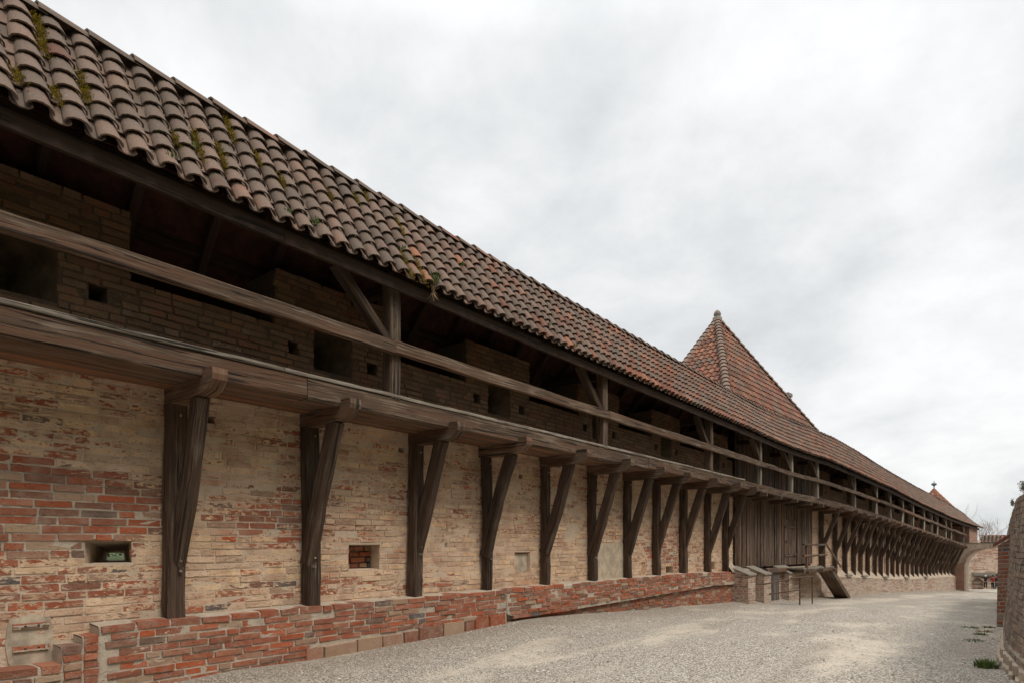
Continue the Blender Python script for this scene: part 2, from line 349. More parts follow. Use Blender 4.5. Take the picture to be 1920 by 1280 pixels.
def tile_mat():
    m,k=new_mat('clay roof tile'); N,M,ramp,mix,nz,vec,sep,sstep=k
    cr,cg,cb=sep(N('ShaderNodeVertexColor',layer_name='Col').outputs[0])
    o=N('ShaderNodeTexCoord').outputs['Object']
    a=nz(o,7,5,.62); b=nz(o,45,4,.65); c=nz(o,.9,3,.5)
    red=ramp(cr,[(0,(.14,.066,.046)),(.3,(.20,.088,.057)),(.7,(.255,.103,.062)),(1,(.34,.155,.092))])
    gry=ramp(cr,[(0,(.138,.102,.079)),(.4,(.172,.123,.095)),(.75,(.193,.137,.106)),(1,(.225,.147,.109))])
    f=sstep(M('ADD',M('ADD',cg,M('MULTIPLY',M('SUBTRACT',cb,.5),.5)),M('ADD',M('MULTIPLY',M('SUBTRACT',a,.5),1.0),M('MULTIPLY',M('SUBTRACT',c,.5),.5))),.32,.72)
    col=mix(f,gry,red)
    col=mix(M('MULTIPLY',sstep(b,.5,.72),.5),col,(.075,.06,.05))
    col=mix(M('MULTIPLY',sstep(nz(o,22,4,.7),.6,.72),.5),col,(.30,.285,.25))
    return finish(m,k,col,.88,M('ADD',a,M('MULTIPLY',b,.7)),.006,.7)
M_tile=tile_mat()
def gravel_mat():
    m,k=new_mat('gravel'); N,M,ramp,mix,nz,vec,sep,sstep=k
    uv=N('ShaderNodeUVMap',uv_map='UVMap').outputs[0]; u,v,_=sep(uv)
    o=N('ShaderNodeTexCoord').outputs['Object']
    vo=N('ShaderNodeTexVoronoi',{'Vector':o,'Scale':52.0,'Randomness':1.0})
    vo2=N('ShaderNodeTexVoronoi',{'Vector':o,'Scale':70.0})
    cr,cg,cb=sep(vo.outputs[1])
    st=ramp(cr,[(0,(.18,.15,.118)),(.18,(.38,.335,.275)),(.5,(.55,.495,.42)),(.8,(.66,.60,.52)),(1,(.80,.75,.67))])
    st=mix(sstep(vo.outputs[0],.4,.75),st,(.17,.14,.11))
    fl=nz(o,130,3,.6)
    st=mix(M('MULTIPLY',sstep(fl,.56,.75),.4),st,(.2,.17,.14))
    sand=mix(sstep(nz(o,9,5,.6),.35,.7),(.62,.54,.43),(.52,.45,.36))
    big=nz(vec(M('MULTIPLY',u,.30),M('MULTIPLY',v,.75),0.0),1.0,5,.6,.4)
    trk=M('MULTIPLY',M('ADD',M('SINE',M('ADD',M('MULTIPLY',v,2.1),M('MULTIPLY',nz(o,.15,2,.5),5.0))),0.0),.045)
    big=M('ADD',big,trk)
    sm=M('MULTIPLY',sstep(big,.50,.64),M('ADD',.45,M('MULTIPLY',sstep(nz(o,3,4,.6),.3,.6),.4)))
    keep=sstep(cg,.80,.88)
    sm=M('MULTIPLY',sm,M('SUBTRACT',1.0,M('MULTIPLY',keep,.85)))
    col=mix(sm,st,sand)
    wig=M('ADD',v,M('MULTIPLY',M('SUBTRACT',nz(o,.7,4,.6),.5),1.6))
    earth=mix(sstep(fl,.3,.7),(.16,.12,.085),(.30,.24,.18))
    em=M('MULTIPLY',M('SUBTRACT',1.0,sstep(wig,.45,1.5)),.8)
    band=M('MULTIPLY',sstep(nz(vec(M('MULTIPLY',u,.22),M('MULTIPLY',v,1.3),4.0),1.0,4,.6,.3),.53,.66),.45)
    col=mix(M('MAXIMUM',em,band),col,mix(.45,earth,col))
    hgt=M('ADD',M('MULTIPLY',M('SUBTRACT',1.0,vo.outputs[0]),M('SUBTRACT',1.0,M('MULTIPLY',sm,.8))),M('MULTIPLY',vo2.outputs[0],-.3))
    return finish(m,k,col,.92,hgt,.02,.8)
M_gravel=gravel_mat()
m,k=new_mat('loose pebbles'); N,M,ramp,mix,nz,vec,sep,sstep=k
cr,cg,cb=sep(N('ShaderNodeVertexColor',layer_name='Col').outputs[0])
M_pebble=finish(m,k,ramp(cr,[(0,(.16,.135,.11)),(.35,(.42,.375,.32)),(.8,(.62,.57,.50)),(1,(.78,.74,.67))]),.9)
M_lawn=plain('lawn',(.035,.055,.012),.95,.35,1.5,c2=(.065,.085,.02))

# ---------------------------------------------------------------- ground
mb=MB(); ss=[-14+i*1.0 for i in range(139)]; oo=[-.6,0,.25,.5,.8,1.2,1.8,2.5,3.3,4.2,5.2,6.2,7.2,8.2,9.5,11,13,16,20,26,34]
rows=[];uvs=[]
for s in ss:
    r=[];q=[]
    for o in oo:
        z=gz(s)+.05*hsh(s*.35,o*.5)+.02*hsh(s*1.3,o*1.1,4)-.05*max(0,1-abs(o-2.6)/2)+(.05 if o<.6 else 0)
        r.append(P(s,o,z)); q.append((s,o))
    rows.append(r);uvs.append(q)
mb.grid(rows,uvs,smooth=True)
mb.build('courtyard_gravel',M_gravel,kind='structure')
mb=MB()
for i in range(9000):
    s=R.uniform(1.5,24)**1.0; o=R.uniform(.35,9.5); q=P(s,o,gz(s)+.03)
    if q.y<5 or R.random()>min(1,13/q.y): continue
    z=gz(s)+.05*hsh(s*.35,o*.5)+.02*hsh(s*1.3,o*1.1,4)-.05*max(0,1-abs(o-2.6)/2)+(.05 if o<.6 else 0)
    q.z=z+ZE; sz_=R.uniform(.008,.02)*(1.6 if R.random()<.06 else 1); c=(R.random(),R.random(),R.random())
    a=R.uniform(0,6.28); x=Vector((math.cos(a),math.sin(a),0))*sz_*R.uniform(.8,1.5); y=Vector((-math.sin(a),math.cos(a),0))*sz_*R.uniform(.6,1.0); u_=Vector((0,0,sz_*R.uniform(.5,.9)))
    t_=q+u_+x*R.uniform(-.3,.3)
    for a_,b_ in ((x,y),(y,-x),(-x,-y),(-y,x)): mb.face([q+a_,q+b_,t_],[(0,0)]*3,c)
mb.build('loose_stones',M_pebble,kind='stuff')
mb=MB(); g=[-1500,-700,-300,-120,-60,-20,20,60,120,300,700,1500]
mb.grid([[Vector((x,y,-5.6)) for y in g] for x in g],[[(x,y) for y in g] for x in g])
mb.build('outer_ground',M_lawn,kind='structure')
mb=MB(); rows=[];uvs=[]
for s in range(-14,30,2):
    rows.append([P(s,o,z+.08*hsh(s,o)) for o,z in ((-1.35,-1.0),(-2.5,-.60),(-4.5,-.26),(-7,-.28),(-14,-1.6),(-30,-7.4))]); uvs.append([(s,o) for o in range(6)])
mb.grid(rows,uvs,smooth=True)
mb.build('grassy_bank',M_lawn,kind='structure')

# ---------------------------------------------------------------- battlement wall
wall=thing('battlement_wall','long limewashed brick town wall with merlons and loopholes behind the wooden gallery','wall',P(8,0,-1.6))
TH=.95
MER=[(-2.9,-.95),(.94,2.95),(4.74,6.66),(8.57,10.5),(12.4,14.3),(16.2,18.1),(20.0,22.2)]
MER2=[(31.35,33.9)]+[(33.9+1.9+i*3.83,33.9+1.9+i*3.83+1.95) for i in range(7)]
def disp(s,z): return .022*hsh(s*.7,z*.9)+.010*hsh(s*2.6,z*3.1,5)
V_SILL,V_MER=2.945,3.70
def brick(m,sa,sb,za,zb,surf,pr,useDz=False,deep=.03,jt=.005):
    d=dz if useDz else (lambda s:0.0)
    c=(R.random(),R.random(),R.random())
    J=lambda k=1:R.uniform(-jt,jt)*k
    f=[];b=[];uf=[]
    e=min(.010,pr*.8)
    for (q,w,ea,eb) in ((sa,za,1,1),(sb,za,-1,1),(sb,zb,-1,-1),(sa,zb,1,-1)):
        o=surf(q,w); js,jz=J(),J(.8)
        f.append(P(q+js+ea*e,o+pr+J(.7),w+jz+eb*e*.7+d(q))); b.append(P(q+js*.5,o-deep,w+jz*.5+d(q))); uf.append((q,w+ZE))
    mid=[P((q[0]*1.0)+0,0,0) for q in ()]
    k=[b[i]+(f[i]-b[i])*.72 for i in range(4)]
    # side faces with a worn edge
    for i in range(4):
        j=(i+1)%4
        m.face([b[i],b[j],f[j],f[i]],[uf[i],uf[j],uf[j],uf[i]],c)
    m.face(f,uf,c)
def wall_panel(s0,s1,mers,recs,splits,name_lo,name_hi,vsplit=2.0):
    """recs: (s0,s1,z0,z1,depth,inner rect or None,through)"""
    thr_in=[q[5] for q in recs if q[6] and q[5]]
    S=set([s0,s1]); Z=set([-4.0 if s0>25 else -2.6,V_SILL,V_MER,vsplit])
    for a,b in mers: S|={max(a,s0),min(b,s1)}
    for r in recs: S|={r[0],r[1]}; Z|={r[2],r[3]}
    for q in thr_in: S|={q[0],q[1]}; Z|={q[2],q[3]}
    def fill(v,step):
        v=sorted(v);o=[v[0]]
        for a,b in zip(v,v[1:]):
            n=max(1,math.ceil((b-a)/step-1e-6)); o+=[a+(b-a)*i/n for i in range(1,n+1)]
        return o
    S=fill(S,.6);Z=fill(Z,.5)
    def inr(sm,zm): 
        for r in recs:
            if r[0]<sm<r[1] and r[2]<zm<r[3]: return r
    def solid(i,j):
        if i<0 or j<0 or i>=len(S)-1 or j>=len(Z)-1: return False
        sm=(S[i]+S[i+1])/2;zm=(Z[j]+Z[j+1])/2
        return zm<V_SILL or any(a<sm<b for a,b in mers)
    pt=lambda s,o,v:P(s,o+(disp(s,v) if o>-.3 else 0),v+dz(s))
    lo,hi,inn=MB(),MB(),MB()
    for i in range(len(S)-1):
        for j in range(len(Z)-1):
            if not solid(i,j): continue
            a,b,c,d=S[i],S[i+1],Z[j],Z[j+1]; m=hi if (c+d)/2>vsplit else lo
            r=inr((a+b)/2,(c+d)/2)
            if not r: m.face([pt(a,0,c),pt(b,0,c),pt(b,0,d),pt(a,0,d)],[(a,c+ZE),(b,c+ZE),(b,d+ZE),(a,d+ZE)],smooth=True)
            if not any(q[0]<(a+b)/2<q[1] and q[2]<(c+d)/2<q[3] for q in thr_in): m.face([pt(b,-TH,c),pt(a,-TH,c),pt(a,-TH,d),pt(b,-TH,d)],[(b,c+ZE),(a,c+ZE),(a,d+ZE),(b,d+ZE)])
            if not solid(i+1,j): m.face([pt(b,0,c),pt(b,-TH,c),pt(b,-TH,d),pt(b,0,d)],[(b,c+ZE),(b+TH,c+ZE),(b+TH,d+ZE),(b,d+ZE)])
            if not solid(i-1,j): m.face([pt(a,-TH,c),pt(a,0,c),pt(a,0,d),pt(a,-TH,d)],[(a-TH,c+ZE),(a,c+ZE),(a,d+ZE),(a-TH,d+ZE)])
            if not solid(i,j+1): m.face([pt(a,0,d),pt(b,0,d),pt(b,-TH,d),pt(a,-TH,d)],[(a,d+ZE),(b,d+ZE),(b,d+ZE+TH),(a,d+ZE+TH)])
    for r in recs:
        a,b,c,d,dep,inr_,thr=r[:7]; m=hi if (c+d)/2>vsplit else lo
        if len(r)>7: m=inn
        ia,ib,ic,id_=inr_ or (a+.01,b-.01,c+.01,d-.01)
        # outer ring with its real edge points so that it meets the wall face
        def edge(p,q,fixed,is_s):
            vals=[x for x in (S if is_s else Z) if p-1e-6<=x<=q+1e-6]; return vals
        for (x0,x1,fs,inn_f,is_s,flip) in ((a,b,c,ic,1,0),(a,b,d,id_,1,1),(c,d,a,ia,0,1),(c,d,b,ib,0,0)):
            vals=edge(x0,x1,fs,is_s)
            i0,i1=(ia,ib) if is_s else (ic,id_)
            for p,q in zip(vals,vals[1:]):
                k0=(p-x0)/(x1-x0);k1=(q-x0)/(x1-x0); ip=i0+(i1-i0)*k0;iq=i0+(i1-i0)*k1
                if is_s: pts=[pt(p,0,fs),pt(q,0,fs),pt(iq,-dep,inn_f),pt(ip,-dep,inn_f)]; uv=[(p,fs+ZE),(q,fs+ZE),(q,fs+ZE+dep),(p,fs+ZE+dep)]
                else: pts=[pt(fs,0,p),pt(fs,0,q),pt(inn_f,-dep,iq),pt(inn_f,-dep,ip)]; uv=[(fs,p+ZE),(fs,q+ZE),(fs+dep,q+ZE),(fs+dep,p+ZE)]
                if not flip: pts=pts[::-1];uv=uv[::-1]
                m.face(pts,uv)
        if not thr:
            m.face([pt(ia,-dep,ic),pt(ib,-dep,ic),pt(ib,-dep,id_),pt(ia,-dep,id_)],[(ia,ic+ZE),(ib,ic+ZE),(ib,id_+ZE),(ia,id_+ZE)])
    near=s0<25
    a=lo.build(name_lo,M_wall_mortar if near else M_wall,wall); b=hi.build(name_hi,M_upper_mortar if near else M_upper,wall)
    if near:
        lob,hib=MB(),MB(); z=-1.0; row=0
        while z<V_MER-.03:
            h=.086*(1+.10*hsh(row*3.7,5)); s=s0-R.random()*.4; 
            while s<s1:
                L=R.choice((.37,.37,.35,.39,.18,.30)); sa,sb=s+.006,s+L-.006; s+=L
                za,zb=z+.005,z+h-.007
                sb=min(sb,s1)
                if sb-sa<.05 or sa<-4: continue
                zm=(za+zb)/2
                if zm>V_SILL-.01:
                    ok=False
                    for (ma,mb_) in mers:
                        if sa<mb_ and sb>ma:
                            sa=max(sa,ma-R.uniform(0,.02)); sb=min(sb,mb_+R.uniform(0,.02)); ok=sb-sa>.05
                            break
                    if not ok: continue
                skip=False
                for rc in recs:
                    if rc[2]<zb-.02 and rc[3]>za+.02 and sa<rc[1] and sb>rc[0]:
                        e=R.uniform(-.03,.02)
                        if sa<rc[0] and sb>rc[1]:
                            skip=rc[0]-sa<.06
                            sb=rc[0]+e*.5
                        elif sa<rc[0]: sb=rc[0]+e
                        elif sb>rc[1]: sa=rc[1]-e
                        else: skip=True
                if skip or sb-sa<.05 or R.random()<.012: continue
                m=hib if zm>vsplit else lob
                wv=.010*hsh(sa*.5,row*.2,3)+.006*hsh(sa*1.9,row,7)
                brick(m,sa,sb,za+wv,zb+wv,lambda q,w:disp(q,w),.002+.010*R.random()**1.6+(.004 if s<3.2 and 0<z<.8 else 0)+(.006*R.random() if zm>vsplit else 0),True,.03,.008 if zm>vsplit else .005)
            z+=h; row+=1
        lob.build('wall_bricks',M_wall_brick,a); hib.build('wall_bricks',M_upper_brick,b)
    if inn.f: inn.build('plastered_embrasure',M_niche_shade,wall)
def upper_recs(mers):
    out=[]
    for a,b in mers:
        mc=(a+b)/2
        if b-a<1.5: continue
        out.append((mc-.36,mc+.32,2.50,3.22,.6,(mc-.12,mc+.02,2.62,2.95),False,'n'))
        if mc-.75>a-.05: out.append((mc-.77,mc-.60,2.62,2.79,.35,None,False))
        out.append((mc+.60,mc+.78,2.63,2.80,.35,None,False))
    return out
lower=[(3.77,3.93,1.50,1.60,.3,None,False),(6.93,7.05,1.50,1.58,.3,None,False),(10.13,10.27,1.33,1.42,.3,None,False),(13.9,14.02,1.3,1.4,.3,None,False),
 (2.51,2.97,-.20,.06,.52,(2.64,2.90,-.19,.02),False),
 (5.95,6.55,-.386,0.0,.30,(5.99,6.56,-.37,-.02),False),(10.0,10.52,-.595,-.16,.09,(10.02,10.5,-.58,-.18),False),
 (17.12,17.62,-.86,-.66,.25,None,False),(20.6,20.95,-.86,-.6,.2,None,False)]
# the first loophole goes right through, narrowing in two steps
lower[4]=(2.51,2.97,-.20,.06,TH,(3.06,3.24,-.19,-.10),True)
wall_panel(-12,22.75,MER,lower+upper_recs(MER),None,'lower_masonry','parapet')
wall_panel(31.3,66,MER2,upper_recs(MER2)+[(s,s+.1,1.3+R.uniform(-.1,.1),1.4+.02,.3,None,False) for s in (33.5,38.9,44.3)],None,'lower_masonry','parapet')
# near plinth with the washed out bottom courses
def prof_strip(mb,s0,s1,step,f,smooth=False,uoff=0):
    n=max(1,int(math.ceil((s1-s0)/step))); rows=[];uvs=[]
    for i in range(n+1):
        s=s0+(s1-s0)*i/n; pr=f(s); L=0;r=[];q=[]
        for k,(o,z) in enumerate(pr):
            r.append(P(s,o,z)); 
            if k: L+=math.hypot(o-pr[k-1][0],z-pr[k-1][1])
            q.append((s+uoff,ZE+pr[0][1]-L))
        rows.append(r);uvs.append(q)
    mb.grid(rows,uvs,smooth=smooth)
    return rows
def jag(s,z): return .012*hsh(s*4.1,z*7)+.008*hsh(s*11,z*9)
def plinth_prof(s):
    zt=pz(s)+.012*hsh(s*3.3,2); g_=gz(s)-.12; cut=s>9.4
    o=.28
    zl=max(g_+.30,-1.45+.011*(s-9.4)+.008*hsh(s*6,1)) if cut else g_+.36
    lo=[(o+jag(s,1)+(-.005),zl),(o-.10,zl-.004),(o-.10+jag(s,2),g_)] if cut else [(o+jag(s,1)*.4,zl),(o+jag(s,4)*.4,zl-.012),(o+.004,g_)]
    return [(-.02,zt+.02),(o-.02,zt),(o+jag(s,zt),zt-.03),(o+jag(s,.3),zt-.22),(o+jag(s,.6),zt-.42)]+lo
mb=MB()
prof_strip(mb,2.55,9.39,.12,plinth_prof); prof_strip(mb,9.4,22.1,.12,plinth_prof)
def step_prof(zt):
    return lambda s:[(-.02,zt+.01),(.26,zt),(.28+jag(s,zt),zt-.03),(.28,(zt+gz(s))/2),(.28,gz(s)+.1),(.285,gz(s)-.1)]
for a,b,zt in ((2.40,2.55,-.95),(2.22,2.40,-1.035),(-12,2.22,-1.21)): prof_strip(mb,a,b,.12,step_prof(zt))
for s,z0,z1 in ((2.55,pz(2.5),-.95),(2.40,-.95,-1.035),(2.22,-1.035,-1.21)):
    mb.face([P(s,-.02,z1-.02),P(s,.285,z1-.02),P(s,.285,z0-.02),P(s,-.02,z0)],[(0,z1),(.3,z1),(.3,z0),(0,z0)])
for s,zb in ((9.395,-1.46),):
    mb.face([P(s,.1,gz(s)-.1),P(s,.33,gz(s)-.1),P(s,.30,zb),P(s,.1,zb)],[(0,0),(.3,0),(.3,.3),(0,.3)])
mb.face([P(22.1,0,-2.4),P(22.1,0,pz(22)),P(22.1,.28,pz(22)),P(22.1,.28,-2.4)][::-1],[(0,0),(0,1.4),(.28,1.4),(.28,0)])
plm=mb.build('plinth',M_plinth_mortar,wall)
def plinth_bricks(s0,s1,ztop,osurf,zlow,hh=.083):
    row=0
    while row<14:
        z1=lambda s:ztop(s)-.004-row*hh; s=s0+(R.random()*.2 if row and s1-s0>.5 else 0); first=True
        while s<s1-.04:
            L=R.choice((.36,.36,.34,.38,.17,.29)); sb=min(s+L,s1); sm=(s+sb)/2
            zt=z1(sm)+.010*hsh(sm*.8,row*.6,2); zb=zt-hh+.011+R.uniform(-.002,.002)
            if zb>zlow(sm)-.01 and sb-s>.03 and R.random()>.02:
                tilt=(z1(sb)-z1(s))
                brick(plb,s+.005,sb-.005,zb,zt+(.012 if row==0 else 0),lambda q,w:osurf(q),.004+.020*R.random()**1.5,False,.27 if row==0 else .05,.007 if row else .011)
            s=sb
        row+=1
plb=MB()
plinth_bricks(2.55,9.38,pz,lambda q:.28,lambda q:gz(q)+(.20 if q>5.1 else -.02))
plinth_bricks(9.4,22.08,pz,lambda q:.28,lambda q:-1.45+.011*(q-9.4))
plinth_bricks(9.5,22.08,lambda q:-1.46+.011*(q-9.4),lambda q:.185,lambda q:gz(q)+.02)
for a_,b_,zt_ in ((2.40,2.55,-.95),(2.22,2.40,-1.035),(-1,2.22,-1.21)): plinth_bricks(a_,b_,lambda q:zt_,lambda q:.285,lambda q:gz(q)+.02)
# bigger stones of the lowest course
q=5.0
while q<9.3:
    L=R.uniform(.26,.58); zt=gz(q)+.21+.05*hsh(q*3,1); brick(plb,q+.01,min(q+L,9.38)-.01,gz(q)-.06,zt,lambda a,b:.30,.012+.015*R.random(),False,.08,.012); q+=L
plb.build('plinth_bricks',M_plinth_brick,plm)
# far plinth with a sloping plastered ledge
mb=MB(); 
prof_strip(mb,31.5,61.5,.4,lambda s:[(.30,pz(s)-.05),(.30+jag(s,1),(pz(s)+gz(s))/2),(.32+jag(s,2),gz(s)-.15)])
mb.build('plinth',M_tower,wall)
mb=MB(); prof_strip(mb,31.5,61.5,.4,lambda s:[(-.01,pz(s)+.34+.02*hsh(s,1)),(.31,pz(s)-.04+.02*hsh(s*2,3)),(.30,pz(s)-.06)])
mb.build('sloping_ledge',M_ledge,wall)
for s in (35.4,38.0,42.0,46.6,51.5):
    mb=MB(); mb.box(P(s,.02,pz(s)-.02),along(s)*.75,outw(s)*.36,Vector((0,0,.1))); mb.build('stone_slab',M_stone,wall)
# repairs: cement patch with two air bricks, smooth plaster panel, blocked loophole infill, plaster corner
mb=MB()
pts=[]
for i in range(20):
    a=i*math.tau/20; pts.append((2.03+.19*math.copysign(abs(math.cos(a))**.35,math.cos(a))*(1+.15*hsh(i*1.7,1)),-.98+.27*math.copysign(abs(math.sin(a))**.35,math.sin(a))*(1+.15*hsh(i*1.9,2))))
mb.face([P(s,.014,z) for s,z in pts][::1]); 
for i in range(20):
    a=pts[i];b=pts[(i+1)%20]; mb.face([P(a[0],.014,a[1]),P(a[0],-.04,a[1]),P(b[0],-.04,b[1]),P(b[0],.014,b[1])])
patch=mb.build('cement_patch',M_render,wall)
for z in (-.845,-1.07):
    mb=MB(); mb.box(P(1.88,.0,z),along(2)*.30,outw(2)*.035,Vector((0,0,.055))); ab=mb.build('air_brick',M_plinth,patch)
    mb=MB()
    for q in (1.97,2.08): mb.box(P(q,.02,z+.02),along(2)*.022,outw(2)*.017,Vector((0,0,.015)))
    mb.build('air_hole_shade',M_shade,patch)  # solid dark blocks drawn as shaded holes in the air bricks
mb=MB(); rows=[[P(13.24+1.29*i/8,.018+.008*hsh(i,j),-.9+.92*j/6+dz(13)) for j in range(7)] for i in range(9)]
mb.grid(rows[::-1],[[(i,j) for j in range(7)] for i in range(9)],smooth=True); mb.build('plaster_panel',M_plaster,wall)
mb=MB(); mb.box(P(10.03,-.085,-.57),along(10)*.46,outw(10)*.03,Vector((0,0,.38))); mb.build('plaster_infill',M_render,wall)
mb=MB(); zz=-.37
for k_ in range(4):
    q=5.97+(-.1 if k_%2 else 0)
    while q<6.53:
        L=R.choice((.2,.3,.16)); a_=max(q,5.97);b_=min(q+L,6.57); q+=L
        if b_-a_>.04: brick(mb,a_+.006,b_-.006,zz+.006,zz+.082,lambda x,w:-.27,.02+.03*R.random(),False,.04,.006)
    zz+=.088
mb.build('brick_infill',M_infill,wall)
mb=MB()
prof_strip(mb,21.75,22.3,.1,lambda s:[(.02,-.55),(.10,-.6),(.33,-.95),(.30,-.97)],True)
mb.build('plaster_corner',M_ledge,wall)

# ---------------------------------------------------------------- timber brackets
def bracket(s,label,far=False,ti=0):
    b=bz(s); ct=b-.255; cb=ct-.20
    t=thing('timber_bracket',label,'bracket',P(s,.12,pz(s)),'timber brackets carrying the gallery')
    lean=R.uniform(-.035,.035); w=.175+R.uniform(-.02,.03)
    m=MB(); zb=pz(s)-.16 if far else pz(s)-.004
    m.beam(P(s+lean,.115,zb),P(s,.115,cb+.01),w,w*.98,up=outw(s),jit=.008,bow=.022,seg=.2); m.build('post',M_dark,t)
    m=MB(); w2=.15+R.uniform(-.01,.02); jz=b-2.16+R.uniform(-.1,.08); oe=.71 if not far else .84
    m.beam(P(s+R.uniform(-.01,.01),.105,jz-.10),P(s+R.uniform(-.02,.02),oe,cb+.02),w2,.21 if not far else .17,up=outw(s),jit=.007,bow=.03,seg=.2)
    br=m.build('brace',M_dark,t)
    if not far:
        for zz in (jz-.02,jz-.14,cb-.12):
            m=MB(); m.beam(P(s+R.uniform(-.04,.04),.19,zz),P(s,.19+w*.5-.06+R.uniform(.012,.03),zz),.026,.026,up=Vector((0,0,1)),jit=.002)
            m.build('peg',M_grey,t)
    m=MB(); tip=1.14+R.uniform(-.02,.05); hw=.085
    pr=[(-.2,ct-.20),(.55,ct-.205),(.85,ct-.19),(tip-.12,ct-.15),(tip-.015,ct-.06),(tip,ct+.0),(tip-.012,ct+.075),(.94,ct+.085),(.93,ct),(-.2,ct)]
    pr=[(o,z+R.uniform(-.006,.006)) for o,z in pr]
    u0=R.random()*40; c=(R.random(),R.random(),R.random())
    for sg in (-1,1):
        q=[P(s+sg*hw*1.0,o,z) for i,(o,z) in enumerate(pr)]; uvq=[(o+u0,z) for o,z in pr]
        if sg>0: q=q[::-1];uvq=uvq[::-1]
        m.face(q,uvq,c)
    n=len(pr); L=0
    for i in range(n):
        (o1,z1),(o2,z2)=pr[i],pr[(i+1)%n]; k1=k2=1.0
        m.face([P(s-hw*k1,o1,z1),P(s+hw*k1,o1,z1),P(s+hw*k2,o2,z2),P(s-hw*k2,o2,z2)],([(o1+u0,0),(o1+u0,.17),(o2+u0,.17),(o2+u0,0)] if not 4<=i<=5 else [(u0,0),(u0,.05),(u0+.05,.05),(u0+.05,0)]),c)
    m.build('corbel',M_beam,t)
    return t
ORD=['first','second','third','fourth','fifth','sixth','seventh','eighth','ninth','tenth','eleventh','twelfth','thirteenth','fourteenth','fifteenth','sixteenth','seventeenth','eighteenth','nineteenth','twentieth','twenty-first','twenty-second','twenty-third','twenty-fourth']
NEAR=[3.40,5.20,7.22,8.99,10.91,12.82,14.59,16.27,18.10,20.08,21.75]
NL=['largest and nearest dark timber bracket, right of the see-through loophole','dark timber bracket just left of the square bricked-up loophole','dark timber bracket just right of the square bricked-up loophole',
 'dark timber bracket left of the small plastered loophole','dark timber bracket right of the small plastered loophole','dark timber bracket on the left edge of the smooth plaster panel','dark timber bracket on the right edge of the smooth plaster panel',
 'eighth timber bracket from the left, just left of the small brick niche','ninth timber bracket from the left, just right of the small brick niche','tenth timber bracket from the left, two before the boarded tower','last timber bracket before the boarded tower front']
bracket(-1.9+.0,'timber bracket beyond the left edge of the photo') if False else None
for s,l in zip(NEAR,NL): bracket(s,l)
FAR=[32.4,34.32,35.85,37.22,38.4,39.7,41.0,42.16,43.4,44.6,45.8,46.9,48.05,49.25,50.4,51.55,52.65,53.8,54.9,56.0,57.15,58.3,59.5,60.7]
for i,s in enumerate(FAR):
    l=('%s slanting timber bracket past the boarded tower, counted towards the arch'%ORD[i]) if i<len(FAR)-1 else 'last timber bracket of the far row, touching the arch pier'
    bracket(s,l,True)

# ---------------------------------------------------------------- gallery
gal=thing('covered_gallery','long timber wall walk with open rail under a red brown tiled roof','gallery',P(8,.9,2.0))
POSTS=[-5.2,.05,6.05,12.0,18.22,22.98,26.6,29.59,34.74,38.41,41.05,43.62,45.93,48.7,50.69,52.34,54.88,56.56,60.73]
S_END=61.3
def path_pts(s0,s1,o,zf,step=.4):
    n=max(2,int((s1-s0)/step)+1); return [P(s0+(s1-s0)*i/(n-1),o,zf(s0+(s1-s0)*i/(n-1))) for i in range(n)]
cuts=[-12,-3.1,4.62,11.72,14.1,19.4,24.4,30.6,36.2,42,48.4,54.7,S_END]
for i,(a,b) in enumerate(zip(cuts,cuts[1:])):
    m=MB(); m.sweep(path_pts(a+.004,b-.004,.83+R.uniform(-.008,.008),lambda s:bz(s)-.13+.016*hsh(s*.6,i)+.006*hsh(s*2.3,i)),.20,.27,jit=.004,ch=.10); 
    m.build('edge_beam',M_beam,gal)
cuts=[-12,-1.2,4.3,9.2,15.2,21.2]
for i,(a,b) in enumerate(zip(cuts,cuts[1:])):
    m=MB(); m.sweep(path_pts(a+.004,b-.004,.86,lambda s:bz(s)+.028+.006*hsh(s*.9,i,2)),.16,.05,jit=.003,ch=.14); m.build('cap_board',M_grey,gal)
for k in range(5):
    m=MB(); o=.06+k*.15
    for a,b in zip([-12,-4,3.4,9,14.6,20.1,26.6,32.4,38.4,44.6,50.4,56,61],[-4,3.4,9,14.6,20.1,26.6,32.4,38.4,44.6,50.4,56,61]):
        zz=-.235+R.uniform(-.008,.008); m.sweep(path_pts(a+.01,b-.01,o,lambda s:bz(s)+zz,.9),.135+R.uniform(0,.008),.04,jit=.002)
    m.build('floor_board',M_floor,gal)
for s in [23.0,24.71,26.58,28.16,29.63,31.22]:
    m=MB(); m.beam(P(s,-.05,bz(s)-.355),P(s,1.12,bz(s)-.345),.15,.17,jit=.006,taper=(1,.85)); m.build('floor_joist',M_beam,gal)
for i,s in enumerate(POSTS):
    b=bz(s); top=ez(s)-.10; w=.20 if s<20 else .16; far=s>33
    m=MB(); m.beam(P(s,.84,b-.01),P(s,.84,top+.02),w*(1.5 if far and i%2==0 else 1) if False else w,w,up=outw(s),jit=.004,bow=.01)
    po=m.build('gallery_post',M_beam if s<20 else M_grey,gal)
    m=MB(); L=.95 if s<30 else .7
    m.beam(P(s-.03,.84,b+.72),P(s-L,.84,top+.01),.13,.17,up=outw(s),jit=.006,bow=.04); m.build('brace',M_dark,po)  # darker timber on these braces stands in for shade under the eaves
    if far and i%2:
        m=MB(); m.beam(P(s-.35,.93,b-.0),P(s-.12,.93,b+.72),.22,.035,up=outw(s),jit=.002); m.build('plank_prop',M_grey,po)
    m=MB(); m.beam(P(s,.80,top-.02),P(s,-1.25,top+.02),.13,.15,jit=.004); m.build('tie_beam',M_roofwood,gal)
RP=[-5.2,.05,6.05,12.0,18.22,22.98,26.6,29.59,34.74,38.41,43.62,48.7,52.34,56.56,S_END]
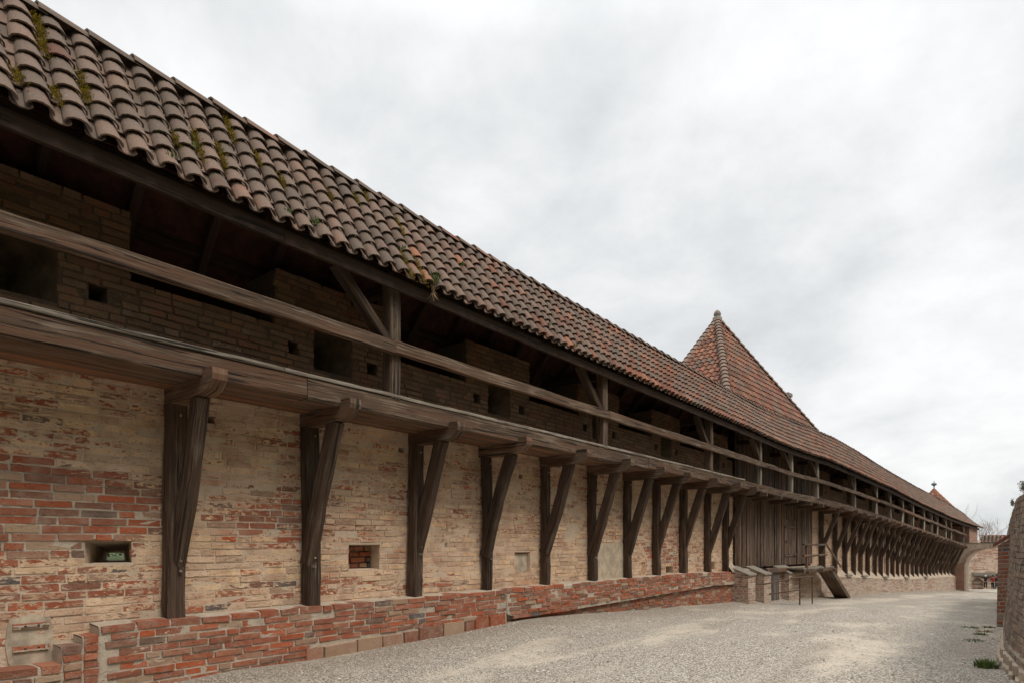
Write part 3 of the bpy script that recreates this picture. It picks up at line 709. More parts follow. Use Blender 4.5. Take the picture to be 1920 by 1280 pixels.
for i,(a,b) in enumerate(zip(RP,RP[1:])):
    hgt=.18 if a<22 else .16; o=.985 if i%2 else .98
    m=MB(); m.sweep(path_pts(a+(-.10 if i%2==0 else .04),b+(.04 if i%2==0 else -.06),o,lambda s:bz(s)+.70+.03*hsh(s*.35,i)+.012*hsh(s*1.3,i),.5),.075,hgt,jit=.004,ch=.18); m.build('hand_rail',M_beam,gal)
# eave plate, fascia, wall plate, rafters
for (o,dzv,w,h,nm,mt,seg) in ((.84,.02,.16,.19,'eave_plate',M_roofwood,[-12,-.9,5.2,11.3,17.4,23.6,30.4,37,44,50.5,56.5,64.5]),(1.065,-.14,.05,.17,'fascia_board',M_roofwood,[-12,-2,4.2,10,16.3,22,28.5,35,42,48,55,65.5]),(-.6,.06,.15,.15,'wall_plate',M_roofwood,[-12,8,22,36,50,64.5])):
    for a,b in zip(seg,seg[1:]):
        m=MB(); m.sweep(path_pts(a+.003,b-.003,o,lambda s:ez(s)+dzv,.7),w,h,jit=.003); m.build(nm,mt,gal)
m=MB(); s=-11.6
raft=[]
while s<65: raft.append(s); s+=.92
def roofpt(s,k,lift=0.0):
    """k 0 at the eaves .. 1 at the ridge"""
    e=Vector((1.15,ez(s)));r=Vector((.40,rz(s))); q=e.lerp(r,k); t=(r-e).normalized(); n=Vector((-t.y,t.x)); n=n if n.y>0 else -n
    n=Vector((abs(t.y),abs(t.x)))
    q=q+n*lift
    return P(s,q.x,q.y)
def backpt(s,k,lift=0.0):
    e=Vector((-1.55,ez(s)-1.1));r=Vector((.40,rz(s))); q=e.lerp(r,k); t=(r-e).normalized(); n=Vector((-t.y,t.x)); q=q+n*lift
    return P(s,q.x,q.y)
for s in raft[:100]:
    m=MB(); m.beam(roofpt(s,.03,-.13),roofpt(s,.96,-.13),.10,.11,up=along(s),jit=.003)
    m.beam(backpt(s,.0,-.13),backpt(s,.94,-.13),.10,.11,up=along(s),jit=.003); m.build('rafter',M_roofwood,gal)

# ---------------------------------------------------------------- tiled roofs
def tile(mb,p,l,u,n,L,r,hgt,col,eave=False,r2=.80,lift0=.036,seg=6):
    """one convex tile: p lower end centre, l sideways, u up the slope, n normal"""
    A=[math.pi*i/seg for i in range(seg+1)]
    lo=[p+l*(math.cos(a)*r)+n*(math.sin(a)*hgt+lift0) for a in A]
    hi=[p+u*L+l*(math.cos(a)*r*r2)+n*(math.sin(a)*hgt*.85) for a in A]
    mb.grid([lo,hi],[[(0,0)]*(seg+1)]*2,col,True)
    inn=[p+l*(math.cos(a)*(r-.016))+n*(math.sin(a)*(hgt-.017)+lift0-.002)+u*.003 for a in A]
    mb.grid([inn,lo],[[(0,0)]*(seg+1)]*2,col)
    if eave:
        ih=[p+u*L+l*(math.cos(a)*(r*r2-.014))+n*(math.sin(a)*hgt*.7-.005) for a in A]
        mb.grid([ih,inn],[[(0,0)]*(seg+1)]*2,col,True)
def nun(mb,p,l,u,n,L,r,col,lift0=.02,seg=4):
    A=[math.pi*i/seg for i in range(seg+1)]
    lo=[p-l*(math.cos(a)*r)+n*(-math.sin(a)*.045+lift0+.03) for a in A]
    hi=[p+u*L-l*(math.cos(a)*r*.9)+n*(-math.sin(a)*.045+.025) for a in A]
    mb.grid([hi,lo],[[(0,0)]*(seg+1)]*2,col,True)
    th=[q-n*.014 for q in lo]
    mb.grid([lo,th],[[(0,0)]*(seg+1)]*2,col)
def tcol(red):
    return (R.random(),max(0,min(1,red)),R.random())
S_ROOF=66.6
roof=MB(); PITCH=.262; s=-11.8
moss_spots=[]
def rowlist(L,expo): return max(2,int(round(L/expo)))
def redness(s): 
    return .10 if s<3 else (.10+.30*min(1,(s-3)/9) if s<34 else .40-.16*min(1,(s-34)/25))
while s<S_ROOF:
    a=roofpt(s,0);b=roofpt(s,1); hip=1.0
    if s>64: hip=max(.12,(67-s)/3.0)
    L=(b-a).length*hip; nr=max(1,rowlist(L,.222)); u=(b-a).normalized(); l=along(s); n=l.cross(u); n=n if n.z>0 else -n; a=a+n*(.025*hsh(s*.45,3)); u=(u+l*.02*hsh(s*.6,8)).normalized()
    wob=R.uniform(-.012,.012)
    for k in range(nr):
        ex=L/nr; jj=R.uniform(-.012,.012); pq=a+u*(ex*k+(-.03 if k==0 else 0)+R.uniform(-.012,.012))+l*(wob+jj)+n*.0
        tile(roof,pq,(l+u*R.uniform(-.03,.03)).normalized(),u,n,ex*1.28,PITCH*.415+R.uniform(-.005,.005),.080,tcol(redness(s)+(.12 if k==0 else 0)+(.5 if R.random()<.03 else 0)),k==0)
        nun(roof,pq+l*(PITCH/2-jj)+u*(.02 if k else -.015),l,u,n,ex*1.2,.085,tcol(redness(s)*.6))
        if s<6.5 and hsh(s*1.9,k*.3,9)>.22 and R.random()<.75: moss_spots.append((pq+l*PITCH/2+n*.03,l,u,n))
    PITCH=.272-.040*max(0,min(1,(s-1.5)/7)); s+=PITCH+R.uniform(-.004,.004)
rf=roof.build('roof',M_tile,gal)
m=MB(); s=-11.9; k=0
def rcap(mb,a,b,r,h,col,up=Vector((0,0,1))):
    u=(b-a).normalized(); l=u.cross(up).normalized(); n=l.cross(u).normalized()
    tile(mb,a-n*.02,l,u,n,(b-a).length,r,h,col,False,.84,.03,6)
while s<64:
    rcap(m,P(s,.40,rz(s)+.015+R.uniform(-.008,.008)),P(s+.50,.40,rz(s+.5)+.015),.125,.11,tcol(redness(s)*.5+.05)); s+=.42
s=64.0
for i in range(6):
    a=roofpt(s,max(.1,(67-s)/3.0)); rcap(m,a,roofpt(s+.5,max(.05,(66.5-s)/3.0)),.11,.1,tcol(.3)); s+=.42
m.build('ridge_tiles',M_tile,rf)
m=MB(); 
n_=80; ss=[-11.9+(66.3+11.9)*i/n_ for i in range(n_+1)]
kk=lambda s:1.0 if s<64 else max(.1,(67-s)/3)
m.grid([[roofpt(s,.015,-.02) for s in ss],[roofpt(s,kk(s),-.02) for s in ss],[backpt(s,.0,-.02) if s<64 else backpt(s,.3,-.1) for s in ss]],[[(s,0) for s in ss],[(s,1.5) for s in ss],[(s,3.5) for s in ss]])
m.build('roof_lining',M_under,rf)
m=MB()
for p,l,u,n in moss_spots:
    for _ in range(170):
        c=p+l*R.gauss(0,.03)+u*R.gauss(.06,.06)+n*R.uniform(0,.05); hh=R.uniform(.008,.024); a=R.uniform(0,6.28); q=(l*math.cos(a)+u*math.sin(a))
        c0=R.random()
        m.face([c-q*.011,c+q*.011,c+n*hh+q*R.uniform(-.02,.02)],[(0,0)]*3,(c0,c0,c0))
m.build('moss',M_moss,rf,kind='stuff')
def tuft(p,n,h,spread,mat,name,parent=None,lean=Vector((0,0,0)),lab=None,w=.006):
    m=MB()
    for _ in range(n):
        a=R.uniform(0,6.28);rr=spread*math.sqrt(R.random()); b=Vector(p)+Vector((math.cos(a)*rr,math.sin(a)*rr,0)); hh=h*R.uniform(.4,1.1)
        tip=b+Vector((math.cos(a)*hh*R.uniform(.1,.8),math.sin(a)*hh*R.uniform(.1,.8),hh))+lean*hh
        mid=(b+tip)/2+Vector((0,0,hh*.15)); sd=Vector((-math.sin(a),math.cos(a),0))*w*R.uniform(.6,1.6); c=R.random()
        m.face([b-sd,b+sd,mid+sd*.8,mid-sd*.8],[(0,0)]*4,(c,c,c)); m.face([mid-sd*.8,mid+sd*.8,tip],[(0,0)]*3,(c,c,c))
    o=m.build(name,mat,parent)
    if lab: tag(o,lab,'grass')
    return o
for sx,k,h in ((6.55,.01,.16),(2.9,.05,.08),(3.2,.3,.07),(4.2,.06,.06),(4.6,.1,.07),(6.15,.3,.08),(7.6,.55,.08),(8.6,.02,.07),(9.7,.2,.07),(10.4,.03,.08)):
    q=roofpt(sx,k,.05)
    if sx==6.55: tuft(q,90,.15,.07,M_grass,'grass_tuft',rf); tuft(q-Vector((0,0,.04)),60,-.22,.05,M_dry,'grass_tuft',rf)
    else: tuft(q,35,h,.05,M_grass,'grass_tuft',rf)

# ---------------------------------------------------------------- tower
tow=thing('roofed_tower','broad wall tower with pyramid roof of red tiles and boarded front','tower',P(27,.1,-2.3))
A=P(21.5,.25,5.0);B=P(31.9,.22,4.95);T=P(26.9,-2.35,9.68);C_=P(21.95,-2.85,5.0);D_=P(27.5,-5.2,5.0);E_=P(30.5,-6.2,5.0);F_=P(33.6,-2.3,5.0)
def tile_face(mb,a,b,t,pitch,expo,red,flare=0.0,cut=None):
    l=(b-a).normalized(); w=(b-a).length; foot=a+l*((t-a).dot(l)); xt=(t-a).dot(l); u=(t-foot).normalized(); H=(t-foot).length; n=l.cross(u); n=n if n.z>0 else -n
    x=pitch/2; k0=0
    while x<w:
        hmax=H*(x/xt if x<xt else (w-x)/(w-xt)); r=0
        wob=R.uniform(-.012,.012)
        while r*expo<hmax-.02:
            p=a+l*(x+wob+R.uniform(-.006,.006))+u*(r*expo+R.uniform(-.008,.008))
            tile(mb,p,l,u,n,min(expo*1.2,max(.1,hmax-r*expo+.12)),.098,.075,tcol(red+R.uniform(-.15,.15)),r==0)
            nun(mb,p+l*(pitch/2)+u*.01,l,u,n,expo*1.1,.085,tcol(red*.8)); r+=1
        x+=pitch
    mb.face([a-n*.01,b-n*.01,t-n*.01],[(0,0)]*3,(.2,.5,.5))
m=MB()
tile_face(m,A,B,T,.25,.36,.62); tile_face(m,C_,A,T,.25,.34,.7)
for a,b in ((D_,C_),(E_,D_),(F_,E_),(B,F_)): tile_face(m,a,b,T,.25,.36,.55) if (a,b)==(B,F_) else m.face([a,b,T],[(0,0)]*3,(.5,.6,.5))
# flare that lets the tower roof die into the gallery roof on the right
fl=[P(31.4+i*.5,.42-.0*i,0) for i in range(6)]
trf=m.build('roof',M_tile,tow)
m=MB()
for a,b in ((A,T),(C_,T),(B,T),(D_,T),(F_,T)):
    L=(b-a).length; k=int(L/.33)
    for i in range(k):
        p0=a.lerp(b,i/k);p1=a.lerp(b,min(1,(i+1.25)/k)); up=((a+b)/2-(A+D_+F_)/3).normalized()+Vector((0,0,.8))
        rcap(m,p0+up*.03,p1+up*.03,.15,.13,(.8+.2*R.random(),.12,R.random()*.6),up)
m.build('hip_tiles',M_tile,trf)
def lathe(mb,c,prof,n=14,col=(.5,.5,.5)):
    rows=[[Vector(c)+Vector((math.cos(a*math.tau/n)*r,math.sin(a*math.tau/n)*r,z)) for a in range(n+1)] for r,z in prof]
    mb.grid(rows,[[(a,i) for a in range(n+1)] for i in range(len(prof))],col,True)
m=MB(); lathe(m,T+Vector((0,0,-.12)),[(.19,-.05),(.2,.12),(.2,.24),(.16,.27),(.11,.29),(.15,.34),(.155,.42),(.12,.50),(.06,.56),(0,.60)]); m.build('finial',M_stone,trf)
# chimney behind the right hip
m=MB(); base=P(32.45,-1.45,5.2); cx,cy=along(32)*.42,-outw(32)*.42
m.box(base,cx,cy,Vector((0,0,2.05))); ch=m.build('chimney',M_tower,trf)
m=MB(); m.box(base+Vector((0,0,2.05))-cx*.12-cy*.12,cx*1.24,cy*1.24,Vector((0,0,.16))); m.build('chimney_cap',M_stone,ch)
# body of the tower behind the boards
m=MB(); 
pts=[P(22.6,-.45),P(31.4,-.45),P(32.8,-2.3),P(30.2,-5.8),P(25.2,-5.8),P(22.6,-2.2)]
for a,b in zip(pts,pts[1:]+pts[:1]):
    a=Vector((a.x,a.y,-1));b=Vector((b.x,b.y,-1)); hgt=Vector((0,0,7.4)); m.face([b,a,a+hgt,b+hgt][::-1],[(0,0),((b-a).length,0),((b-a).length,7),(0,7)])
m.build('tower_wall',M_tower,tow)
m=MB(); s=22.78; 
while s<31.3:
    w=R.choice((.2,.24,.27,.3,.33)); w=min(w,31.32-s)
    if w<.08: break
    o=.05+R.uniform(0,.012); c=(R.random(),R.random(),R.random()); u0=R.random()*40
    if not (27.98<s+w/2<29.3):
        for (z0,z1) in ((-.86+R.uniform(-.02,.02),ez(s)+.5),):
            m.sweep([P(s+w/2,o,z0+(z1-z0)*i/9+dz(s)*.0) for i in range(10)],w-.016,.03,up=outw(s),jit=.0015,ch=.1,col=c)
    else: 
        m.sweep([P(s+w/2,o,1.05+(ez(s)-.6)*i/7) for i in range(8)],w-.016,.03,up=outw(s),jit=.0015,ch=.1,col=c)
    if R.random()<.45: m.sweep([P(s,o+.03,-.84+(ez(s)+1.2)*i/9) for i in range(10)],.055,.03,up=outw(s),jit=.002,col=(R.random(),R.random(),R.random()))
    s+=w
m.build('board_cladding',M_board,tow)
m=MB()
for k in range(5):
    s=27.98+.13+k*.262; m.sweep([P(s,.085,-.85+1.88*i/5) for i in range(6)],.25,.03,up=outw(s),jit=.001)
bd=m.build('board_door',M_board,tow)
m=MB()
for z in (-.45,.75): m.beam(P(28.0,.115,z),P(29.28,.115,z),.03,.10,jit=.002)
m.build('door_ledge',M_board,bd)
m=MB(); m.beam(P(28.12,.13,.05),P(28.12,.13,.2),.03,.03,up=outw(28)); m.build('door_handle',M_iron,bd)
# low stone base: back wall, three stub buttresses, plank door
def stub(s0,s1,o0,o1,zt,nm='stub_buttress'):
    m=MB(); g_=gz(s0)-.3
    def ring(s): return [P(s,o0,g_),P(s,o1,g_),P(s,o1,zt-.26),P(s,o0,zt)]
    a,b=ring(s0),ring(s1)
    for i,j in ((1,2),): m.face([a[i],b[i],b[j],a[j]],[(s0,a[i].z),(s1,b[i].z),(s1,b[j].z),(s0,a[j].z)])
    m.face(a,[(0,q.z) if i in (0,3) else (o1-o0,q.z) for i,q in enumerate(a)]); m.face(b[::-1],[(0,q.z) if i in (0,3) else (o1-o0,q.z) for i,q in list(enumerate(b))[::-1]])
    st=m.build(nm,M_tower,tow)
    m=MB(); e=.03
    t0=[P(s0-e,o0,zt+.0),P(s1+e,o0,zt+.0),P(s1+e,o1+.04,zt-.275),P(s0-e,o1+.04,zt-.275)]; t1=[q+Vector((0,0,.045)) for q in t0]
    m.face(t1[::-1]); m.face(t0)
    for i in range(4): m.face([t0[i],t0[(i+1)%4],t1[(i+1)%4],t1[i]])
    m.build('sloped_cap',M_stone,st)
stub(22.08,22.85,.1,.76,-.80); stub(23.85,24.66,.1,.76,-.84); stub(26.80,28.0,.1,.72,-.90)
m=MB()
for (a,b,o,zt) in ((22.5,24.8,.26,-.92),(26.2,31.45,.42,-1.02)):
    g_=-2.9; 
    m.face([P(a,o,g_),P(b,o,g_),P(b,o,zt),P(a,o,zt)],[(a,g_),(b,g_),(b,zt),(a,zt)]); m.face([P(a,o,zt),P(b,o,zt),P(b,-.1,zt+.08),P(a,-.1,zt+.08)],[(a,zt),(b,zt),(b,zt+.4),(a,zt+.4)])
    m.face([P(b,o,g_),P(b,-.1,g_),P(b,-.1,zt),P(b,o,zt)],[(0,g_),(.4,g_),(.4,zt),(0,zt)]); m.face([P(a,-.1,g_),P(a,o,g_),P(a,o,zt),P(a,-.1,zt)],[(0,g_),(.4,g_),(.4,zt),(0,zt)])
m.build('base_wall',M_tower,tow)
m=MB()
for k in range(4):
    s=24.95+k*.33; m.sweep([P(s,.56,gz(s)-.05+(1.12)*i/4) for i in range(5)],.315,.04,up=outw(s),jit=.002)
pd=m.build('plank_door',M_doorw,tow)
m=MB(); m.beam(P(25.2,.60,-1.62),P(25.2,.60,-1.5),.03,.03,up=outw(25)); m.build('door_handle',M_iron,pd)
m=MB(); m.beam(P(24.62,.55,-1.0),P(26.75,.55,-1.0),.2,.17,jit=.006); m.build('door_lintel',M_board,tow)

# ---------------------------------------------------------------- stair and railing at the tower
st=thing('timber_stair','steep weathered wooden stair with small landing in front of the boarded tower door','stair',P(30,.9,-2.4))
m=MB()
for k in range(4): m.beam(P(27.1,.52+k*.19,-.97),P(30.75,.52+k*.19,-.97),.18,.05,jit=.003)
m.build('landing',M_grey,st)
m=MB(); m.beam(P(27.1,1.16,-1.06),P(30.8,1.16,-1.06),.06,.14); m.build('landing_beam',M_board,st)
for s in (27.4,29.1,30.6):
    m=MB(); m.beam(P(s,.2,-1.09),P(s,1.30,-1.09),.13,.13); m.build('landing_joist',M_beam,st)
zA,zB=-.98,-2.52
for o in (.58,1.12):
    m=MB(); m.beam(P(30.5,o,zA),P(33.1,o,zB),.05,.22); m.build('stringer',M_board,st)
for i in range(8):
    k=(i+.5)/8; s=30.5+2.6*k; z=zA+(zB-zA)*k
    m=MB(); m.beam(P(s,.59,z+.05),P(s,1.11,z+.05),.24,.035); m.build('tread',M_grey,st)
m=MB(); m.face([P(30.45,.6,zA-.07),P(30.45,1.1,zA-.07),P(33.05,1.1,zB-.07),P(33.05,.6,zB-.07)],[(0,0),(0,.5),(3,.5),(3,0)]); m.face([P(30.45,.6,zA-.05),P(30.45,1.1,zA-.05),P(33.05,1.1,zB-.05),P(33.05,.6,zB-.05)][::-1],[(0,0),(0,.5),(3,.5),(3,0)]); m.build('soffit_board',M_board,st)
for s in (27.5,29.55):
    m=MB(); m.beam(P(s,1.16,-1.0),P(s,1.16,-.02),.09,.09,up=outw(s)); m.build('rail_post',M_board,st)
for z in (0.0,-.44):
    m=MB(); m.beam(P(27.0,1.2,z),P(29.75,1.2,z),.06,.08); m.build('hand_rail',M_board,st)
m=MB(); m.beam(P(29.7,1.2,.02),P(31.6,1.2,-.98),.06,.08); m.build('sloping_rail',M_board,st)
ir=thing('iron_railing','thin rusty iron railing standing in front of the low plank door','railing',P(25,1.7,-2.1))
def rod(a,b,nm,r=.045):
    m=MB(); m.beam(a,b,r,r,jit=.001,ch=.28,up=Vector((.3,.4,.8)).normalized()); m.build(nm,M_iron,ir)
for s in (24.75,26.3): rod(P(s,1.75,gz(s)-.1),P(s,1.75,gz(s)+.98),'upright')
rod(P(24.55,.55,gz(24)-.05),P(24.55,.55,gz(24)+.9),'upright')
for z in (.96,.5):
    rod(P(23.6,1.75,gz(24.5)+z+.02),P(26.32,1.75,gz(26.3)+z+.03),'rail'); 
rod(P(22.3,1.2,gz(24.5)+.80),P(24.75,1.75,gz(24.5)+.95),'rail'); rod(P(23.0,1.2,gz(24.5)+.42),P(24.75,1.75,gz(24.5)+.5),'rail')

# ---------------------------------------------------------------- turret beyond
tc_=Vector((36.0,54.0,0)); tur=thing('round_turret','small round turret roof with ball finial peeking over the gallery ridge','turret',(36.0,54.0,-4))
m=MB(); lathe(m,(36.0,54.0,ZE),[(1.9,-6),(1.9,2.5)],20); m.build('turret_wall',M_tower,tur)
m=MB()
for i in range(9):
    z=2.25+i*.27
    r=2.1*(1-i/9)**1.0+.05; r2_=2.1*(1-(i+1.2)/9)+.05 if i<8 else .05
    nn=max(8,int(r*26)); 
    for k in range(nn):
        a=k*math.tau/nn; l=Vector((-math.sin(a),math.cos(a),0)); d0=Vector((math.cos(a),math.sin(a),0))
        p0=Vector((36,54,ZE+z))+d0*r; p1=Vector((36,54,ZE+z+.33))+d0*max(.04,r2_); u=(p1-p0).normalized(); n=u.cross(l); n=n if n.dot(d0)>0 else -n
        tile(m,p0,l,u,n,(p1-p0).length,.11,.06,tcol(.95),False,.85,.02,3)
lathe(m,(36,54,ZE),[(2.1,2.23),(.03,4.65)],20,(.5,.9,.5)); m.build('turret_roof',M_tile,tur)
m=MB(); lathe(m,(36,54,ZE+4.6),[(.10,-.05),(.05,.1),(.04,.38),(.1,.42),(.2,.5),(.21,.58),(.12,.66),(.03,.70),(.02,.85),(0,.86)]); m.build('finial',M_copper,tur)

# ---------------------------------------------------------------- arch gate and end wall
arch=thing('arch_gateway','brick arch gateway with tiled coping at the far end of the courtyard','gateway',P(61.8,2.5,-3.6))
sA,sB=61.3,62.6; JL,JR=.92,4.75; SP,AP=-1.42,-.27
def gate_pt(o,z,s): return P(61.3,o,z)+along(61.3)*(s-61.3)
def gate_face(m,s,flip):
    xs=[.2,JL]+[JL+(JR-JL)*i/16 for i in range(1,17)]+[6.5]
    def low(o):
        if o<JL-1e-6 or o>JR+1e-6: return -4.6
        k=(o-(JL+JR)/2)/((JR-JL)/2); return SP+(AP-SP)*math.sqrt(max(0,1-k*k))
    for a,b in zip(xs,xs[1:]):
        inside=a>=JL-1e-6 and b<=JR+1e-6
        la,lb=(low(a),low(b)) if inside else (-4.6,-4.6)
        q=[gate_pt(a,la,s),gate_pt(b,lb,s),gate_pt(b,.12,s),gate_pt(a,.12,s)]; uv=[(a,la),(b,lb),(b,.12),(a,.12)]
        if flip:q=q[::-1];uv=uv[::-1]
        m.face(q,uv)
        if inside and not flip:
            m.face([gate_pt(a,la,sA),gate_pt(a,la,sB),gate_pt(b,lb,sB),gate_pt(b,lb,sA)],[(a,0),(a,1.3),(b,1.3),(b,0)])
m=MB(); gate_face(m,sA,False); gate_face(m,sB,True)
for o in (JL,JR): m.face([gate_pt(o,-4.6,sA),gate_pt(o,-4.6,sB),gate_pt(o,SP,sB),gate_pt(o,SP,sA)],[(0,0),(1.3,0),(1.3,2.8),(0,2.8)])
m.face([gate_pt(.2,.12,sA),gate_pt(6.5,.12,sA),gate_pt(6.5,.12,sB),gate_pt(.2,.12,sB)],[(0,0),(6,0),(6,1.3),(0,1.3)])
m.build('arch_wall',M_arch,arch)
m=MB()                                             # ring of bricks on edge round the arch
for i in range(46):
    a0=math.pi*i/46+.004;a1=math.pi*(i+1)/46-.012
    def rp(a,k): return ((JL+JR)/2-math.cos(a)*((JR-JL)/2+k),SP+math.sin(a)*((AP-SP)+k))
    q=[rp(a0,.0),rp(a1,.0),rp(a1,.24),rp(a0,.24)]; pr=.03+R.uniform(0,.012)
    fr=[gate_pt(o,z,sA-pr) for o,z in q]; bk=[gate_pt(o,z,sA+.02) for o,z in q]
    m.face(fr[::-1],[(i*.4,0),(i*.4+.1,0),(i*.4+.1,.24),(i*.4,.24)])
    for j in range(4): m.face([fr[j],fr[(j+1)%4],bk[(j+1)%4],bk[j]],[(i*.4,0),(i*.4+.1,0),(i*.4+.1,.05),(i*.4,.05)])
m.build('arch_ring',M_tower,arch)
m=MB(); m.box(gate_pt(.28,-4.4,sA-.10),outw(61.3)*.55,along(61.3)*.4,Vector((0,0,2.9))); m.build('arch_pier',M_buttress,arch)
m=MB(); m.box(gate_pt(.2,.08,sA-.07),outw(61.3)*6.2,along(61.3)*1.45,Vector((0,0,.07))); m.build('string_course',M_stone,arch)
m=MB(); o=1.95
while o<6.4:
    for r in range(3):
        p=gate_pt(o+.11*(r%2)*0,.14+r*.17,sA+.02+r*.14); u=(along(61.3)*.14+Vector((0,0,.17))).normalized(); n=(-along(61.3)*.17+Vector((0,0,.14))).normalized()
        tile(m,p,outw(61.3),u,n,.28,.10,.08,tcol(.25),r==0); 
    o+=.24
m.face([gate_pt(1.85,.13,sA+.02),gate_pt(6.4,.13,sA+.02),gate_pt(6.4,.66,sA+.5),gate_pt(1.85,.66,sA+.5)],[(0,0)]*4,(.1,.2,.5)); m.face([gate_pt(1.85,.66,sA+.5),gate_pt(6.4,.66,sA+.5),gate_pt(6.4,.13,sB-.1),gate_pt(1.85,.13,sB-.1)],[(0,0)]*4,(.1,.2,.5))
for i in range(11): rcap(m,gate_pt(1.85+i*.41,.66,sA+.5),gate_pt(2.32+i*.41,.67,sA+.5),.13,.10,tcol(.4))
m.build('coping_tiles',M_tile,arch)
m=MB(); m.box(P(62.65,-.3,-.2),along(62)*3.2,outw(62)*1.22,Vector((0,0,1.95))); tag(m.build('end_wall',M_buttress),'short red brick end wall closing the gallery beside the arch','wall')
# wall beyond the arch
fw=thing('distant_wall','pale sunlit brick wall seen through the arch, with dark ledge and niche','wall',(64,88,-4))
m=MB(); xs=[52,62.5,64.4,66.3,80]; q=lambda x,z:Vector((x,88+(x-64)*-.25,z+ZE))
zs=[-6.2,-5.2]
def fwq(a,b,c,d): m.face([q(a,c),q(b,c),q(b,d),q(a,d)],[(a,c),(b,c),(b,d),(a,d)])
fwq(52,63.9,-6.5,.55); fwq(65.3,80,-6.5,.55); fwq(63.9,65.3,-4.55,.55)
m.box(Vector((52,91.2,-4.8)),Vector((28,-7,0)),Vector((0,1,0)),Vector((0,0,.1)))
m.build('wall_face',M_far,fw)
m=MB(); cxm,wd=64.6,.7
for i in range(12):
    a0=math.pi*i/12;a1=math.pi*(i+1)/12; f=lambda a:(cxm-math.cos(a)*wd,-5.5+math.sin(a)*.85)
    (x0,z0),(x1,z1)=f(a0),f(a1); m.face([q(x0,z0),q(x1,z1),q(x1,-4.55),q(x0,-4.55)],[(x0,z0),(x1,z1),(x1,-4.4),(x0,-4.4)])
    m.face([q(x0,z0),q(x1,z1),q(x1,z1)+Vector((.2,.9,0)),q(x0,z0)+Vector((.2,.9,0))],[(0,0),(.2,0),(.2,.9),(0,.9)])
m.face([q(cxm-3,-6.5)+Vector((.1,.5,0)),q(cxm+3,-6.5)+Vector((.1,.5,0)),q(cxm+3,-4.2)+Vector((.1,.5,0)),q(cxm-3,-4.2)+Vector((.1,.5,0))],[(0,0),(2,0),(2,2),(0,2)])
m.build('niche',M_far,fw)
m=MB(); m.box(q(64.0,-4.3)-Vector((0,.25,0)),Vector((12,-3,0)),Vector((0,.3,0)),Vector((0,0,.42))); m.build('stone_ledge',M_stone,fw)

# ---------------------------------------------------------------- right hand wall and buttress
RA=math.radians(37.8); rd=Vector((math.sin(RA),math.cos(RA),0)); rn=Vector((-math.cos(RA),math.sin(RA),0))
def RP_(t,n,z): return rd*t+rn*n+Vector((0,0,z+ZE))
def gr(t): return gz(t)
def rc(t): return -.026*max(0.0,11.6-t)**2
rw=thing('battered_wall','dark mossy brick wall leaning back along the right edge of the yard','wall',RP_(14,0,-1.7))
m=MB(); rows=[];uvs=[]
for i in range(45):
    t=4.6+i*.8; r=[];q=[]; curve=rc(t)
    top=.62
    for o,z in ((.0,gr(t)-.15),(.0,gr(t)+.22),(-.03,gr(t)+.30),(-.07,gr(t)+.8),(-.11,-.3),(-.15,top-.02),(-.18,top+.04),(-.80,top+.05),(-.85,gr(t)-.3)):
        r.append(RP_(t,o+.012*hsh(t*1.5,z*3)+curve,z)); q.append((t,z+ZE if o>-.3 else z+ZE+1))
    rows.append(r);uvs.append(q)
m.grid(rows[::-1],uvs[::-1],smooth=False); m.face(rows[0]); m.face(rows[-1][::-1]); rwf=m.build('wall_face',M_right,rw)
m=MB(); z=-1.45; row=0
def rsurf(t,z):
    g_=gr(t); pts_=((-.03,g_+.30),(-.07,g_+.8),(-.11,-.3),(-.15,.6),(-.16,.7))
    for (o0,z0),(o1,z1) in zip(pts_,pts_[1:]):
        if z<=z1: return rc(t)+o0+(o1-o0)*(z-z0)/(z1-z0)+.012*hsh(t*1.5,z*3)
    return -.15+rc(t)
while z<.57:
    t=4.65+R.random()*.2
    while t<24:
        L=R.choice((.3,.3,.28,.15,.22)); c=(R.uniform(.1,.95),R.uniform(.3,.8),R.uniform(.2,.9)); p=.002+.008*R.random()+.006*abs(hsh(row*5.3,2)); w=.02*hsh(t*.4,row*.2)
        if R.random()>.05:
            f=[];b=[]
            for (q,v) in ((t+.006,z+.006),(t+L-.006,z+.006),(t+L-.006,z+.07),(t+.006,z+.07)):
                o=rsurf(q,v); f.append(RP_(q+R.uniform(-.006,.006),o+p+R.uniform(-.004,.004),v+w+R.uniform(-.005,.005))); b.append(RP_(q,o-.04,v+w))
            uv=[(t,z+ZE),(t+L,z+ZE),(t+L,z+ZE+.065),(t,z+ZE+.065)]
            m.face(f[::-1],uv[::-1],c)
            for a_ in range(4): m.face([f[a_],f[(a_+1)%4],b[(a_+1)%4],b[a_]],[uv[a_],uv[(a_+1)%4],uv[(a_+1)%4],uv[a_]],c)
        t+=L
    z+=.08; row+=1
m.build('wall_bricks',M_right_brick,rwf)
m=MB()
for i in range(26):
    t=6.0+i*.36+R.uniform(-.05,.05); L=.34; c_=rc(t+.17)
    m.box(RP_(t,-.07+c_,gr(t)-.1),rd*L,rn*(.10+R.uniform(0,.012)),Vector((0,0,.26+R.uniform(-.01,.01))))
    if t<13: m.box(RP_(t,-.07+c_,gr(t)-.12),rd*L,rn*(.135+R.uniform(0,.012)),Vector((0,0,.17+R.uniform(-.01,.01))))
m.build('footing',M_ledge,rw)
m=MB()
for i in range(2600):
    t=R.uniform(6,38); b=RP_(t,-.16-R.random()*.25+rc(t),.645+R.uniform(-.03,.02)); hh=R.uniform(.03,.16)*(1.3 if hsh(t*.8,2)>0 else .6); c=R.random()
    tip=b+rn*R.uniform(-.02,.12)+rd*R.uniform(-.08,.08)+Vector((0,0,hh*R.uniform(-.5,1)))
    m.face([b-rd*.006,b+rd*.006,tip],[(0,0)]*3,(c,c,c))
m.build('dry_grass_fringe',M_dry,rw,kind='stuff')
